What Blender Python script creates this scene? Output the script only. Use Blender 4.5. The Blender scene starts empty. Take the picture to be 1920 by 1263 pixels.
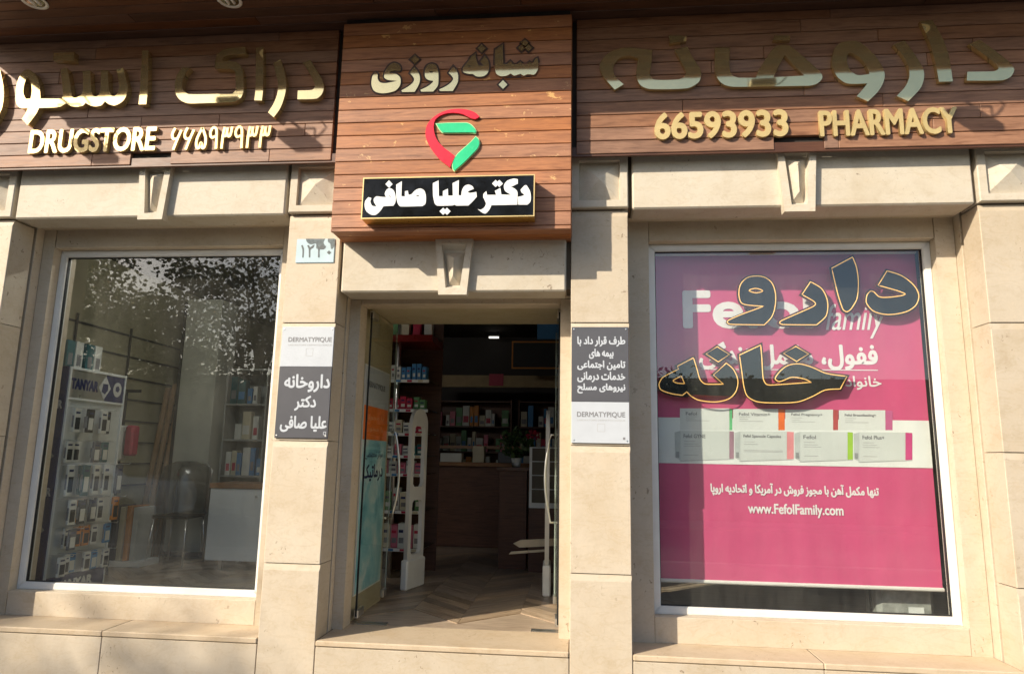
import bpy, bmesh, math, random, unicodedata
from mathutils import Vector, Matrix, noise
random.seed(7)
SC = bpy.context.scene
COL = SC.collection

# ---------------------------------------------------------------- camera
CAM = Vector((0.0, -4.6, 1.6))
YAW, PITCH, ROLL, FPX = math.radians(-5.604), math.radians(9.882), math.radians(1.056), 1300.0
FWD = Vector((math.sin(YAW)*math.cos(PITCH), math.cos(YAW)*math.cos(PITCH), math.sin(PITCH)))
_r = Vector((math.cos(YAW), -math.sin(YAW), 0)); _u = _r.cross(FWD)
RGT = _r*math.cos(ROLL) + _u*math.sin(ROLL)
UPV = -_r*math.sin(ROLL) + _u*math.cos(ROLL)
cam = bpy.data.cameras.new('camera'); camo = bpy.data.objects.new('camera', cam); COL.objects.link(camo)
M = Matrix((RGT, UPV, -FWD)).transposed().to_4x4(); M.translation = CAM
camo.matrix_world = M
cam.sensor_fit = 'HORIZONTAL'; cam.sensor_width = 36.0; cam.lens = FPX/1920*36
cam.clip_start = 0.05; cam.clip_end = 500
SC.camera = camo

# ---------------------------------------------------------------- sky, sun, exposure
SUN = Vector((-1.03, -1.0, 0.80)).normalized()          # towards the sun
w = bpy.data.worlds.new('World'); SC.world = w; w.use_nodes = True
nt = w.node_tree
sky = nt.nodes.new('ShaderNodeTexSky'); sky.sky_type = 'NISHITA'; sky.sun_disc = False
sky.sun_elevation = math.asin(SUN.z); sky.sun_rotation = math.atan2(SUN.x, SUN.y)
sky.air_density = 1.0; sky.dust_density = 1.5; sky.ozone_density = 1.0
nt.links.new(sky.outputs[0], nt.nodes['Background'].inputs[0])
nt.nodes['Background'].inputs[1].default_value = 0.15
sl = bpy.data.lights.new('sun', 'SUN'); sl.energy = 5.0; sl.angle = math.radians(0.55); sl.color = (1.0, 0.89, 0.72)
slo = bpy.data.objects.new('sun', sl); COL.objects.link(slo)
slo.rotation_euler = (-SUN).to_track_quat('-Z', 'Y').to_euler(); slo.location = (-14, -10, 12)
SC.view_settings.view_transform = 'Standard'; SC.view_settings.look = 'None'
SC.view_settings.exposure = 0.42; SC.view_settings.gamma = 1.0
SC.cycles.max_bounces = 8; SC.cycles.diffuse_bounces = 4; SC.cycles.glossy_bounces = 4; SC.cycles.transparent_max_bounces = 16

# a photo pixel (1920 x 1263) gives a direction; the plane it touches gives the distance
def ray(px, py):
    return FWD*FPX + RGT*(px-960) - UPV*(py-631.5)
def P(px, py, Y=0.0):
    d = ray(px, py); t = (Y-CAM.y)/d.y; q = CAM+d*t
    return q.x, q.z
def rect(x0, x1, yt, yb, Y):
    ym, xm = (yt+yb)/2, (x0+x1)/2
    return P(x0, ym, Y)[0], P(x1, ym, Y)[0], P(xm, yb, Y)[1], P(xm, yt, Y)[1]

# ---------------------------------------------------------------- materials
MATS = {}
def nodes(name):
    m = bpy.data.materials.new(name); m.use_nodes = True
    t = m.node_tree; b = t.nodes['Principled BSDF']
    return m, t, b
def N(t, typ, **kw):
    n = t.nodes.new(typ)
    for k, v in kw.items():
        if k == 'ins':
            for i, val in v.items(): n.inputs[i].default_value = val
        else: setattr(n, k, v)
    return n
def ramp(t, stops):
    r = t.nodes.new('ShaderNodeValToRGB'); e = r.color_ramp.elements
    while len(e) < len(stops): e.new(0.5)
    for q, (p, c) in zip(e, stops):
        q.position = p; q.color = (*c, 1) if len(c) == 3 else c
    return r
def mixc(t, f, a, b, mode='MIX'):
    n = t.nodes.new('ShaderNodeMix'); n.data_type = 'RGBA'; n.blend_type = mode
    for i, v in ((0, f), (6, a), (7, b)):
        if hasattr(v, 'is_output'): t.links.new(v, n.inputs[i])
        elif isinstance(v, (tuple, list)): n.inputs[i].default_value = (*v, 1) if len(v) == 3 else v
        else: n.inputs[i].default_value = v
    return n.outputs[2]
def bump(t, b, h, strength=0.2, dist=0.01):
    n = N(t, 'ShaderNodeBump', ins={0: strength, 1: dist}); t.links.new(h, n.inputs['Height']); t.links.new(n.outputs[0], b.inputs['Normal'])
def coords(t, scale=(1, 1, 1), rnd=True):
    tc = t.nodes.new('ShaderNodeTexCoord'); mp = t.nodes.new('ShaderNodeMapping'); mp.inputs['Scale'].default_value = scale
    t.links.new(tc.outputs['Object'], mp.inputs[0])
    if rnd:
        oi = t.nodes.new('ShaderNodeObjectInfo'); mu = N(t, 'ShaderNodeVectorMath', operation='SCALE'); mu.inputs[0].default_value = (13.1, 7.7, 21.3)
        t.links.new(oi.outputs['Random'], mu.inputs['Scale']); t.links.new(mu.outputs[0], mp.inputs['Location'])
    return mp.outputs[0]
def noi(t, vec, scale, detail=6, rough=0.55, dist=0.0):
    n = N(t, 'ShaderNodeTexNoise', ins={'Scale': scale, 'Detail': detail, 'Roughness': rough, 'Distortion': dist}); t.links.new(vec, n.inputs['Vector'])
    return n.outputs['Fac']
def flat(name, rgb, rough=0.5, metal=0.0, var=0.12, spec=0.5, scale=9.0, coat=0.0, bmp=0.0, rv=0.08):
    if name in MATS: return MATS[name]
    m, t, b = nodes(name)
    v = coords(t); n = noi(t, v, scale)
    lo = tuple(c*(1-var) for c in rgb); hi = tuple(min(1, c*(1+var)) for c in rgb)
    r = ramp(t, [(0.3, lo), (0.7, hi)]); t.links.new(n, r.inputs[0]); t.links.new(r.outputs[0], b.inputs['Base Color'])
    b.inputs['Metallic'].default_value = metal; b.inputs['Specular IOR Level'].default_value = spec
    n2 = noi(t, v, scale*3.1, 4); rr = N(t, 'ShaderNodeMapRange', ins={3: max(0, rough-rv), 4: min(1, rough+rv)}); t.links.new(n2, rr.inputs[0]); t.links.new(rr.outputs[0], b.inputs['Roughness'])
    if coat: b.inputs['Coat Weight'].default_value = coat
    if bmp: bump(t, b, n2, bmp, 0.004)
    MATS[name] = m; return m
def stone(name, base, dark=0.0, grain=1.0):
    m, t, b = nodes(name)
    v = coords(t)
    oi = t.nodes.new('ShaderNodeObjectInfo')
    big = noi(t, v, 2.1*grain, 7, 0.6, 0.4); mid = noi(t, v, 9*grain, 8, 0.65); fine = noi(t, v, 60*grain, 5, 0.7)
    c0 = tuple(c*f for c, f in zip(base, (0.93, 0.90, 0.85))); c1 = tuple(min(1, c*f) for c, f in zip(base, (1.05, 1.07, 1.10)))
    r = ramp(t, [(0.30, c0), (0.50, base), (0.72, c1)]); t.links.new(big, r.inputs[0])
    r2 = ramp(t, [(0.33, (0.90, 0.87, 0.82)), (0.50, (1, 1, 1)), (0.75, (1.03, 1.0, 0.95))]); t.links.new(mid, r2.inputs[0])
    c = mixc(t, 0.7, r.outputs[0], r2.outputs[0], 'MULTIPLY')
    # thin veins, scattered pits and a few rubbed dark scuffs
    ve = noi(t, coords(t, (1.0, 1.0, 2.6)), 3.4*grain, 5, 0.6, 1.1)
    rv = ramp(t, [(0.470, (1, 1, 1)), (0.498, (0.90, 0.86, 0.79)), (0.525, (1, 1, 1))]); t.links.new(ve, rv.inputs[0])
    c = mixc(t, 0.55, c, rv.outputs[0], 'MULTIPLY')
    pit = noi(t, coords(t, (1.3, 1.3, 1.0)), 27*grain, 4, 0.6, 0.8); zone = noi(t, v, 2.7, 3)
    rp = ramp(t, [(0.630, (0, 0, 0)), (0.68, (1, 1, 1))]); t.links.new(pit, rp.inputs[0]); rz = ramp(t, [(0.52, (0, 0, 0)), (0.62, (1, 1, 1))]); t.links.new(zone, rz.inputs[0])
    pm_ = mixc(t, 1.0, rp.outputs[0], rz.outputs[0], 'MULTIPLY')
    c = mixc(t, pm_, c, tuple(q*f for q, f in zip(base, (0.46, 0.40, 0.36))))
    rf = ramp(t, [(0.3, (0.955, 0.95, 0.94)), (0.7, (1.03, 1.02, 1.01))]); t.links.new(fine, rf.inputs[0])
    c = mixc(t, 1.0, c, rf.outputs[0], 'MULTIPLY')
    vr = N(t, 'ShaderNodeMapRange', ins={3: 0.94, 4: 1.05}); t.links.new(oi.outputs['Random'], vr.inputs[0])
    hs = N(t, 'ShaderNodeHueSaturation'); t.links.new(c, hs.inputs['Color']); t.links.new(vr.outputs[0], hs.inputs['Value'])
    t.links.new(hs.outputs[0], b.inputs['Base Color'])
    b.inputs['Roughness'].default_value = 0.62; b.inputs['Specular IOR Level'].default_value = 0.35
    bump(t, b, mid, 0.10, 0.003)
    MATS[name] = m; return m
def timber(name, base, axis='x', chips=0.0, gloss=0.42, var=0.25):
    m, t, b = nodes(name)
    sc = {'x': (1.2, 14, 14), 'y': (14, 1.2, 14), 'z': (14, 14, 1.2)}[axis]
    v = coords(t, sc); v1 = coords(t, (1, 1, 1))
    g = noi(t, v, 3.0, 9, 0.62, 0.7); g2 = noi(t, v, 11.0, 6, 0.6); big = noi(t, v1, 2.3, 4)
    c0 = tuple(c*f for c, f in zip(base, (0.55, 0.48, 0.42))); c1 = tuple(min(1, c*f) for c, f in zip(base, (1.25, 1.3, 1.35)))
    r = ramp(t, [(0.28, c0), (0.50, base), (0.74, c1)]); t.links.new(g, r.inputs[0])
    r2 = ramp(t, [(0.35, (0.78, 0.72, 0.70)), (0.6, (1.05, 1.03, 1.0))]); t.links.new(g2, r2.inputs[0])
    c = mixc(t, 0.7, r.outputs[0], r2.outputs[0], 'MULTIPLY')
    r3 = ramp(t, [(0.35, (0.84, 0.82, 0.82)), (0.65, (1.08, 1.08, 1.1))]); t.links.new(big, r3.inputs[0])
    c = mixc(t, 0.8, c, r3.outputs[0], 'MULTIPLY')
    if chips:
        cn = noi(t, coords(t, (1, 1, 1.6)), 7.0, 9, 0.72, 0.3)
        rc = ramp(t, [(0.70-chips, (0, 0, 0)), (0.72-chips, (1, 1, 1))]); t.links.new(cn, rc.inputs[0])
        c = mixc(t, rc.outputs[0], c, (0.62, 0.34, 0.11))
    oi = t.nodes.new('ShaderNodeObjectInfo')
    vr = N(t, 'ShaderNodeMapRange', ins={3: 1-var, 4: 1+var*0.6}); t.links.new(oi.outputs['Random'], vr.inputs[0])
    sr = N(t, 'ShaderNodeMath', operation='FRACT'); m7 = N(t, 'ShaderNodeMath', operation='MULTIPLY', ins={1: 7.13}); t.links.new(oi.outputs['Random'], m7.inputs[0]); t.links.new(m7.outputs[0], sr.inputs[0])
    sr2 = N(t, 'ShaderNodeMapRange', ins={3: 0.82, 4: 1.08}); t.links.new(sr.outputs[0], sr2.inputs[0])
    hs = N(t, 'ShaderNodeHueSaturation'); t.links.new(c, hs.inputs['Color']); t.links.new(vr.outputs[0], hs.inputs['Value']); t.links.new(sr2.outputs[0], hs.inputs['Saturation'])
    t.links.new(hs.outputs[0], b.inputs['Base Color'])
    rr = N(t, 'ShaderNodeMapRange', ins={3: gloss-0.08, 4: gloss+0.2}); t.links.new(g2, rr.inputs[0]); t.links.new(rr.outputs[0], b.inputs['Roughness'])
    bump(t, b, g, 0.12, 0.003)
    MATS[name] = m; return m
def glass(name, tint=(0.93, 0.96, 0.94), ior=1.5, boost=0.0, rough=0.0, gmax=0.9, haze=0.0):
    m = bpy.data.materials.new(name); m.use_nodes = True; t = m.node_tree; t.nodes.clear()
    o = t.nodes.new('ShaderNodeOutputMaterial'); tr = N(t, 'ShaderNodeBsdfTransparent'); tr.inputs[0].default_value = (*tint, 1)
    gl = N(t, 'ShaderNodeBsdfGlossy'); gl.inputs['Roughness'].default_value = rough
    lw = N(t, 'ShaderNodeLayerWeight', ins={0: 0.5}); mx = t.nodes.new('ShaderNodeMixShader')
    pw = N(t, 'ShaderNodeMath', operation='POWER', ins={1: 5.0}); t.links.new(lw.outputs['Facing'], pw.inputs[0])
    f0 = ((ior-1)/(ior+1))**2+boost
    fr = N(t, 'ShaderNodeMapRange', ins={3: f0, 4: gmax}); t.links.new(pw.outputs[0], fr.inputs[0])
    t.links.new(fr.outputs[0], mx.inputs[0]); t.links.new(tr.outputs[0], mx.inputs[1]); t.links.new(gl.outputs[0], mx.inputs[2])
    out = mx.outputs[0]
    if haze:                                       # uneven diffuse film that imitates a hazy reflection over the pane
        v = coords(t, (1, 1, 0.5)); n1 = noi(t, v, 2.2, 6, 0.6, 0.8); n2 = noi(t, coords(t, (9, 9, 1.2)), 1.6, 5, 0.6)
        mu = N(t, 'ShaderNodeMath', operation='MULTIPLY'); t.links.new(n1, mu.inputs[0]); t.links.new(n2, mu.inputs[1])
        mr = N(t, 'ShaderNodeMapRange', ins={1: 0.12, 2: 0.42, 3: haze*0.35, 4: haze*1.8}); t.links.new(mu.outputs[0], mr.inputs[0])
        df = N(t, 'ShaderNodeBsdfDiffuse'); df.inputs[0].default_value = (0.62, 0.60, 0.54, 1)
        m2 = t.nodes.new('ShaderNodeMixShader'); t.links.new(mr.outputs[0], m2.inputs[0]); t.links.new(out, m2.inputs[1]); t.links.new(df.outputs[0], m2.inputs[2]); out = m2.outputs[0]
    t.links.new(out, o.inputs[0]); MATS[name] = m; return m
def emit(name, rgb, strength):
    m, t, b = nodes(name); b.inputs['Base Color'].default_value = (*rgb, 1); b.inputs['Emission Color'].default_value = (*rgb, 1); b.inputs['Emission Strength'].default_value = strength
    MATS[name] = m; return m

STONE = stone('travertine', (0.535, 0.46, 0.358))
STONEL = stone('pale_travertine', (0.555, 0.50, 0.41))
STONE2 = stone('travertine_sill', (0.52, 0.42, 0.30), grain=1.6)
STONE_IN = stone('beige_tile', (0.42, 0.37, 0.25))
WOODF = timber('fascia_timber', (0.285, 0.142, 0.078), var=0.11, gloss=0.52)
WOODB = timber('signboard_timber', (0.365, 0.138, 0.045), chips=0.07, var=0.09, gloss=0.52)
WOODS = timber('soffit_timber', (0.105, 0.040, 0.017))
WOODBROWN = timber('brown_cabinet_wood', (0.13, 0.05, 0.022))
OAK = timber('oak_top', (0.30, 0.15, 0.06))
FLOORW = timber('floor_plank', (0.40, 0.31, 0.215), gloss=0.3, var=0.3)
GOLD = flat('polished_gold', (0.76, 0.63, 0.32), 0.06, 0.82, 0.05, rv=0.02)
t_ = GOLD.node_tree; bump(t_, t_.nodes['Principled BSDF'], noi(t_, coords(t_), 5.0, 2), 0.035, 0.01)
GOLDS = flat('satin_gold', (0.62, 0.47, 0.21), 0.42, 0.35, 0.10)
GOLDB = flat('gold_edge', (0.62, 0.36, 0.07), 0.3, 0.8, 0.1)
ALU = flat('white_aluminium', (0.72, 0.71, 0.67), 0.32, 0.0, 0.05)
STEEL = flat('brushed_steel', (0.74, 0.74, 0.72), 0.34, 1.0, 0.06)
DARKGAP = flat('dark_joint', (0.03, 0.024, 0.02), 0.9)
GROUT = flat('joint_mortar', (0.13, 0.10, 0.07), 0.9)
GLASS = glass('window_glass', (0.95, 0.97, 0.96), 1.5, 0.028, haze=0.016)
DGLASS = glass('door_glass', (0.97, 0.985, 0.975), 1.4, 0.0, gmax=0.35)
BLACKG = flat('black_acrylic', (0.006, 0.006, 0.006), 0.04, 0.0, 0.1, 0.32)
WHITEA = flat('white_acrylic', (0.80, 0.80, 0.78), 0.4, 0.0, 0.04)
REDG = flat('red_acrylic', (0.72, 0.012, 0.03), 0.22, 0.0, 0.12, coat=0.4)
GREENG = flat('green_acrylic', (0.02, 0.52, 0.22), 0.25, 0.0, 0.10, coat=0.4)
GREENE = flat('pale_green_edge', (0.42, 0.66, 0.34), 0.4)
BROWNE = flat('dark_brown_edge', (0.055, 0.022, 0.012), 0.5)
GREYS = flat('grey_sign', (0.085, 0.085, 0.095), 0.35, 0.0, 0.05)
WHITES = flat('white_sign', (0.50, 0.53, 0.57), 0.35, 0.0, 0.04)
GREYT = flat('grey_print', (0.20, 0.20, 0.21), 0.5)
PALET = flat('pale_grey_print', (0.42, 0.42, 0.42), 0.5)
PINK = flat('pink_banner', (0.60, 0.085, 0.21), 0.45, 0.0, 0.06, scale=3)
NAVY = flat('navy_print', (0.012, 0.018, 0.09), 0.4)
ORANGE = flat('orange_print', (0.85, 0.20, 0.03), 0.5)
BLACKM = flat('matt_black', (0.012, 0.012, 0.012), 0.6)
WALLIN = flat('interior_wall_paint', (0.40, 0.37, 0.24), 0.7, scale=2)
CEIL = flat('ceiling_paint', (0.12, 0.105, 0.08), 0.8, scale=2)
WHITEP = flat('white_laminate', (0.74, 0.76, 0.75), 0.4, 0.0, 0.05, scale=3)

# ---------------------------------------------------------------- object helpers
WPOS = {}
def wpos(o): return WPOS[o.name]
def tag(o, label=None, cat=None, group=None, kind=None):
    if label: o['label'] = label
    if cat: o['category'] = cat
    if group: o['group'] = group
    if kind: o['kind'] = kind
    return o
def thing(name, loc, label, cat, group=None):
    o = bpy.data.objects.new(name, None); COL.objects.link(o); o.location = loc; o.empty_display_size = 0.1
    WPOS[o.name] = Vector(loc); return tag(o, label, cat, group)
def empty_part(name, loc, parent, label=None):
    o = bpy.data.objects.new(name, None); COL.objects.link(o); o.empty_display_size = 0.05
    o.parent = parent; o.location = Vector(loc)-wpos(parent); WPOS[o.name] = Vector(loc)
    if label: o['label'] = label
    return o
def link(name, me, parent=None, mat=None, origin=None):
    if origin is None:
        lo = Vector((1e9,)*3); hi = -lo
        for v in me.vertices:
            for k in range(3): lo[k] = min(lo[k], v.co[k]); hi[k] = max(hi[k], v.co[k])
        origin = (lo+hi)/2
    origin = Vector(origin)
    me.transform(Matrix.Translation(-origin))
    o = bpy.data.objects.new(name, me); COL.objects.link(o)
    o.location = origin - (wpos(parent) if parent else Vector((0, 0, 0)))
    if parent: o.parent = parent
    WPOS[o.name] = origin
    if mat is not None: me.materials.clear(); me.materials.append(mat)
    return o
def obj(name, bm, mat, parent=None, smooth=False, label=None, origin=None):
    me = bpy.data.meshes.new(name); bmesh.ops.recalc_face_normals(bm, faces=bm.faces); bm.to_mesh(me); bm.free()
    if smooth:
        for p in me.polygons: p.use_smooth = True
    o = link(name, me, parent, mat, origin)
    if label: o['label'] = label
    return o
def box(bm, x0, x1, y0, y1, z0, z1, bev=0.0, seg=1):
    vs = [bm.verts.new((x, y, z)) for x in (x0, x1) for y in (y0, y1) for z in (z0, z1)]
    fs = []
    for idx in ((0, 1, 3, 2), (4, 6, 7, 5), (0, 4, 5, 1), (2, 3, 7, 6), (0, 2, 6, 4), (1, 5, 7, 3)):
        fs.append(bm.faces.new([vs[i] for i in idx]))
    if bev:
        ed = {e for f in fs for e in f.edges}
        bmesh.ops.bevel(bm, geom=list(ed), offset=bev, segments=seg, affect='EDGES', profile=0.5)
    return bm
def B(x0, x1, y0, y1, z0, z1, bev=0.0): return box(bmesh.new(), x0, x1, y0, y1, z0, z1, bev)
def prism(bm, pts, y0, y1):
    """pts: (x, z) outline, extruded from y0 (front) to y1"""
    a = [bm.verts.new((x, y0, z)) for x, z in pts]; b = [bm.verts.new((x, y1, z)) for x, z in pts]
    n = len(pts); bm.faces.new(a); bm.faces.new(b[::-1])
    for i in range(n): bm.faces.new((a[i], b[i], b[(i+1) % n], a[(i+1) % n]))
    return bm
def tube(bm, pts, r, n=8, closed=False, caps=True):
    pts = [Vector(p) for p in pts]; rings = []; m = len(pts)
    up = Vector((0.31, 0.17, 0.93))
    for i, p in enumerate(pts):
        a = pts[(i-1) % m] if (i > 0 or closed) else p; c = pts[(i+1) % m] if (i < m-1 or closed) else p
        d = (c-a).normalized(); s = d.cross(up)
        if s.length < 1e-3: s = d.cross(Vector((1, 0, 0)))
        s.normalize(); q = s.cross(d); rr = r[i] if isinstance(r, (list, tuple)) else r
        rings.append([bm.verts.new(p+s*math.cos(2*math.pi*k/n)*rr+q*math.sin(2*math.pi*k/n)*rr) for k in range(n)])
    for i in range(m if closed else m-1):
        A, Bq = rings[i], rings[(i+1) % m]
        for k in range(n): bm.faces.new((A[k], A[(k+1) % n], Bq[(k+1) % n], Bq[k]))
    if caps and not closed: bm.faces.new(rings[0][::-1]); bm.faces.new(rings[-1])
    return bm
def lathe(bm, prof, cx, cy, n=20):
    rings = [[bm.verts.new((cx+math.cos(2*math.pi*k/n)*r, cy+math.sin(2*math.pi*k/n)*r, z)) for k in range(n)] for r, z in prof]
    for A, Bq in zip(rings, rings[1:]):
        for k in range(n): bm.faces.new((A[k], A[(k+1) % n], Bq[(k+1) % n], Bq[k]))
    bm.faces.new(rings[0][::-1]); bm.faces.new(rings[-1]); return bm
def dup(o, loc, parent=None):
    c = o.copy(); COL.objects.link(c); c.parent = parent
    c.location = Vector(loc) - (wpos(parent) if parent else Vector((0, 0, 0))); WPOS[c.name] = Vector(loc); return c

# ---------------------------------------------------------------- outlines and lettering
def smooth(pts, n=5):
    """closed outline; points with a third value are sharp corners"""
    out = []; m = len(pts)
    for i in range(m):
        p0, p1, p2, p3 = pts[(i-1) % m], pts[i], pts[(i+1) % m], pts[(i+2) % m]
        c1, c2 = len(p1) > 2, len(p2) > 2
        a, b, c, d = (Vector(p[:2]) for p in (p0, p1, p2, p3))
        t1 = (c-b)*0.5 if c1 else (c-a)*0.5*min(1.0, (c-b).length/max(1e-6, (b-a).length)) if (b-a).length > (c-b).length else (c-a)*0.5
        t2 = (c-b)*0.5 if c2 else (d-b)*0.5*min(1.0, (c-b).length/max(1e-6, (d-c).length)) if (d-c).length > (c-b).length else (d-b)*0.5
        if c1 and c2: out.append((b.x, b.y)); continue
        for k in range(n):
            s = k/n
            q = b*(2*s**3-3*s*s+1) + t1*(s**3-2*s*s+s) + c*(-2*s**3+3*s*s) + t2*(s**3-s*s)
            out.append((q.x, q.y))
    return out
def curve_mesh(name, loops, y0, y1, offset=0.0):
    """filled outlines in the x-z plane, from y0 (front) to y1 (back)"""
    cu = bpy.data.curves.new(name, 'CURVE'); cu.dimensions = '2D'; cu.fill_mode = 'BOTH'
    cu.extrude = max(1e-5, (y1-y0)/2); cu.offset = offset
    for lp in loops:
        s = cu.splines.new('POLY'); s.points.add(len(lp)-1)
        for q, (x, z) in zip(s.points, lp): q.co = (x, z, 0, 1)
        s.use_cyclic_u = True
    o = bpy.data.objects.new(name, cu); me = bpy.data.meshes.new_from_object(o)
    bpy.data.objects.remove(o); bpy.data.curves.remove(cu)
    ym = (y0+y1)/2
    for v in me.vertices: v.co = (v.co.x, ym-v.co.z, v.co.y)
    return me
def join_meshes(name, ms):
    bm = bmesh.new()
    for k, me in enumerate(ms): bm.from_mesh(me); bpy.data.meshes.remove(me)
    return bm
def traced(px_loops, origin, scale, Y):
    """photo outline(s) -> smoothed outlines on the sign's own plane"""
    res = []
    for lp in px_loops:
        s = smooth(lp); res.append([P(origin[0]+x/scale, origin[1]+y/scale, Y) for x, y in s])
    return res
FORMS = {}
for cp in list(range(0xFB50, 0xFDFF))+list(range(0xFE70, 0xFEFF)):
    d = unicodedata.decomposition(chr(cp)).split()
    if len(d) == 2 and d[0] in ('<initial>', '<medial>', '<final>', '<isolated>'):
        FORMS.setdefault(chr(int(d[1], 16)), {})[d[0][1:-1]] = chr(cp)
def shape_fa(s):
    out = []
    for i, ch in enumerate(s):
        f = FORMS.get(ch)
        if not f: out.append(ch); continue
        pj = i > 0 and 'initial' in FORMS.get(s[i-1], {}); nj = i < len(s)-1 and 'initial' in f and 'final' in FORMS.get(s[i+1], {})
        k = 'medial' if pj and nj else 'final' if pj else 'initial' if nj else 'isolated'
        out.append(f.get(k) or f.get('isolated') or ch)
    return ''.join(reversed(out))
def split_loop(l):
    """cut an outline that crosses itself into simple loops"""
    n = len(l)
    for i in range(n):
        ax, ay = l[i]; bx, by = l[(i+1) % n]
        for j in range(i+2, n):
            if i == 0 and j == n-1: continue
            cx, cy = l[j]; dx, dy = l[(j+1) % n]
            if max(ax, bx) < min(cx, dx) or max(cx, dx) < min(ax, bx) or max(ay, by) < min(cy, dy) or max(cy, dy) < min(ay, by): continue
            den = (bx-ax)*(dy-cy)-(by-ay)*(dx-cx)
            if abs(den) < 1e-12: continue
            u = ((cx-ax)*(dy-cy)-(cy-ay)*(dx-cx))/den; v = ((cx-ax)*(by-ay)-(cy-ay)*(bx-ax))/den
            if 1e-6 < u < 1-1e-6 and 1e-6 < v < 1-1e-6:
                p = (ax+u*(bx-ax), ay+u*(by-ay))
                return split_loop(l[:i+1]+[p]+l[j+1:])+split_loop([p]+l[i+1:j+1])
    return [l] if n > 2 and abs(area(l)) > 1e-6 else []
def area(l): return 0.5*sum(a[0]*b[1]-b[0]*a[1] for a, b in zip(l, l[1:]+l[:1]))
def inside(p, l):
    c = False; x, y = p
    for (x0, y0), (x1, y1) in zip(l, l[1:]+l[:1]):
        if (y0 > y) != (y1 > y) and x < (x1-x0)*(y-y0)/(y1-y0)+x0: c = not c
    return c
def text_groups(s):
    """list of [outer, holes...] in font units, left to right"""
    cu = bpy.data.curves.new('lettering', 'FONT'); cu.body = s; cu.size = 1
    o = bpy.data.objects.new('lettering', cu); COL.objects.link(o); bpy.context.view_layer.update()
    dg = bpy.context.evaluated_depsgraph_get(); c2 = o.evaluated_get(dg).to_curve(dg)
    loops = []
    for sp in c2.splines:
        l = []
        if sp.type == 'BEZIER':
            bp = sp.bezier_points; n = len(bp)
            for i in range(n):
                a, b = bp[i], bp[(i+1) % n]
                p0, p1, p2, p3 = a.co.xy, a.handle_right.xy, b.handle_left.xy, b.co.xy
                straight = (p1-p0).cross(p3-p0) if (p1-p0).length > 1e-6 else 0
                st = 1 if abs(straight) < 1e-6 and abs((p2-p3).cross(p3-p0)) < 1e-6 else 4
                for k in range(st):
                    u = k/st; q = p0*(1-u)**3+p1*3*u*(1-u)**2+p2*3*u*u*(1-u)+p3*u**3; l.append((q.x, q.y))
        else: l = [tuple(q.co.xy) for q in sp.points]
        if len(l) > 2: loops += split_loop(l) if max(map(ord, s)) > 0x600 else [l]
    o.evaluated_get(dg).to_curve_clear(); bpy.data.objects.remove(o); bpy.data.curves.remove(cu)
    if not loops: return []
    sgn = 1 if area(max(loops, key=lambda l: abs(area(l)))) > 0 else -1
    outs = [[l] for l in loops if area(l)*sgn > 0]
    for h in loops:
        if area(h)*sgn > 0: continue
        best = None
        for g in outs:
            if abs(area(g[0])) > abs(area(h)) and sum(inside(p, g[0]) for p in h[::3]) > len(h)/6 and (best is None or abs(area(g[0])) < abs(area(best[0]))): best = g
        if best: best.append(h)
    outs.sort(key=lambda g: min(p[0] for p in g[0])); return outs
def fit_text(s, R, fa=False, shear=0.0):
    """outlines of a line of writing fitted to the rectangle R = (x0, x1, z0, z1)"""
    g = text_groups(shape_fa(s) if fa else s)
    if shear: g = [[[(x+shear*y, y) for x, y in l] for l in q] for q in g]
    xs = [p[0] for q in g for p in q[0]]; ys = [p[1] for q in g for p in q[0]]
    a, b, c, d = min(xs), max(xs), min(ys), max(ys); x0, x1, z0, z1 = R
    return [[[(x0+(x-a)/(b-a)*(x1-x0), z0+(y-c)/(d-c)*(z1-z0)) for x, y in l] for l in q] for q in g]
def bold_meshes(q, y0, y1, b):
    """a glyph thickened by overlaying shifted copies of itself"""
    sh = [(0, 0)]+([(math.cos(a)*b, math.sin(a)*b) for a in [math.pi*k/4 for k in range(8)]] if b else [])
    return [curve_mesh('g', [[(x+dx, z+dz) for x, z in l] for l in q], y0-0.00006*i, y1) for i, (dx, dz) in enumerate(sh)]
def lettering(name, s, R, Y, mat, parent, fa=False, bold=0.0, depth=0.0006, shear=0.0, label=None):
    ms = []
    for k, q in enumerate(fit_text(s, R, fa, shear)):
        ms += bold_meshes(q, Y-depth-0.00002*(k % 3), Y, bold)
    o = obj(name, join_meshes(name, ms), mat, parent)
    if label: o['label'] = label
    return o
# ================================================================ ground and street
def structure(name, bm, mat):
    return tag(obj(name, bm, mat), kind='structure')
PAVE = stone('pavement_stone', (0.15, 0.14, 0.125), grain=0.8)
ASPH = flat('asphalt', (0.055, 0.055, 0.057), 0.85, var=0.3, scale=30, bmp=0.3)
structure('pavement', B(-40, 40, -6.2, 0.45, -0.3, 0.0), PAVE)
structure('road', B(-60, 60, -13.4, -6.2, -0.5, -0.13), ASPH)
structure('kerb', B(-60, 60, -6.42, -6.205, -0.12, 0.012, 0.02), stone('kerb_stone', (0.33, 0.32, 0.30)))
structure('ground', B(-150, 150, -150, -13.4, -0.6, -0.05), flat('distant_ground', (0.16, 0.15, 0.13), 0.9, scale=0.5))

# ================================================================ the pharmacy building
FZ = 0.42; WB = 0.56                                  # shop floor
PIL = [(-4.615, -4.227), (-2.075, -1.69), (-0.055, 0.332), (2.605, 2.992)]
BLD = thing('pharmacy_building', (-0.8, 0.2, 0), 'travertine shopfront of a pharmacy with timber fascia and two display windows', 'building')

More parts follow.
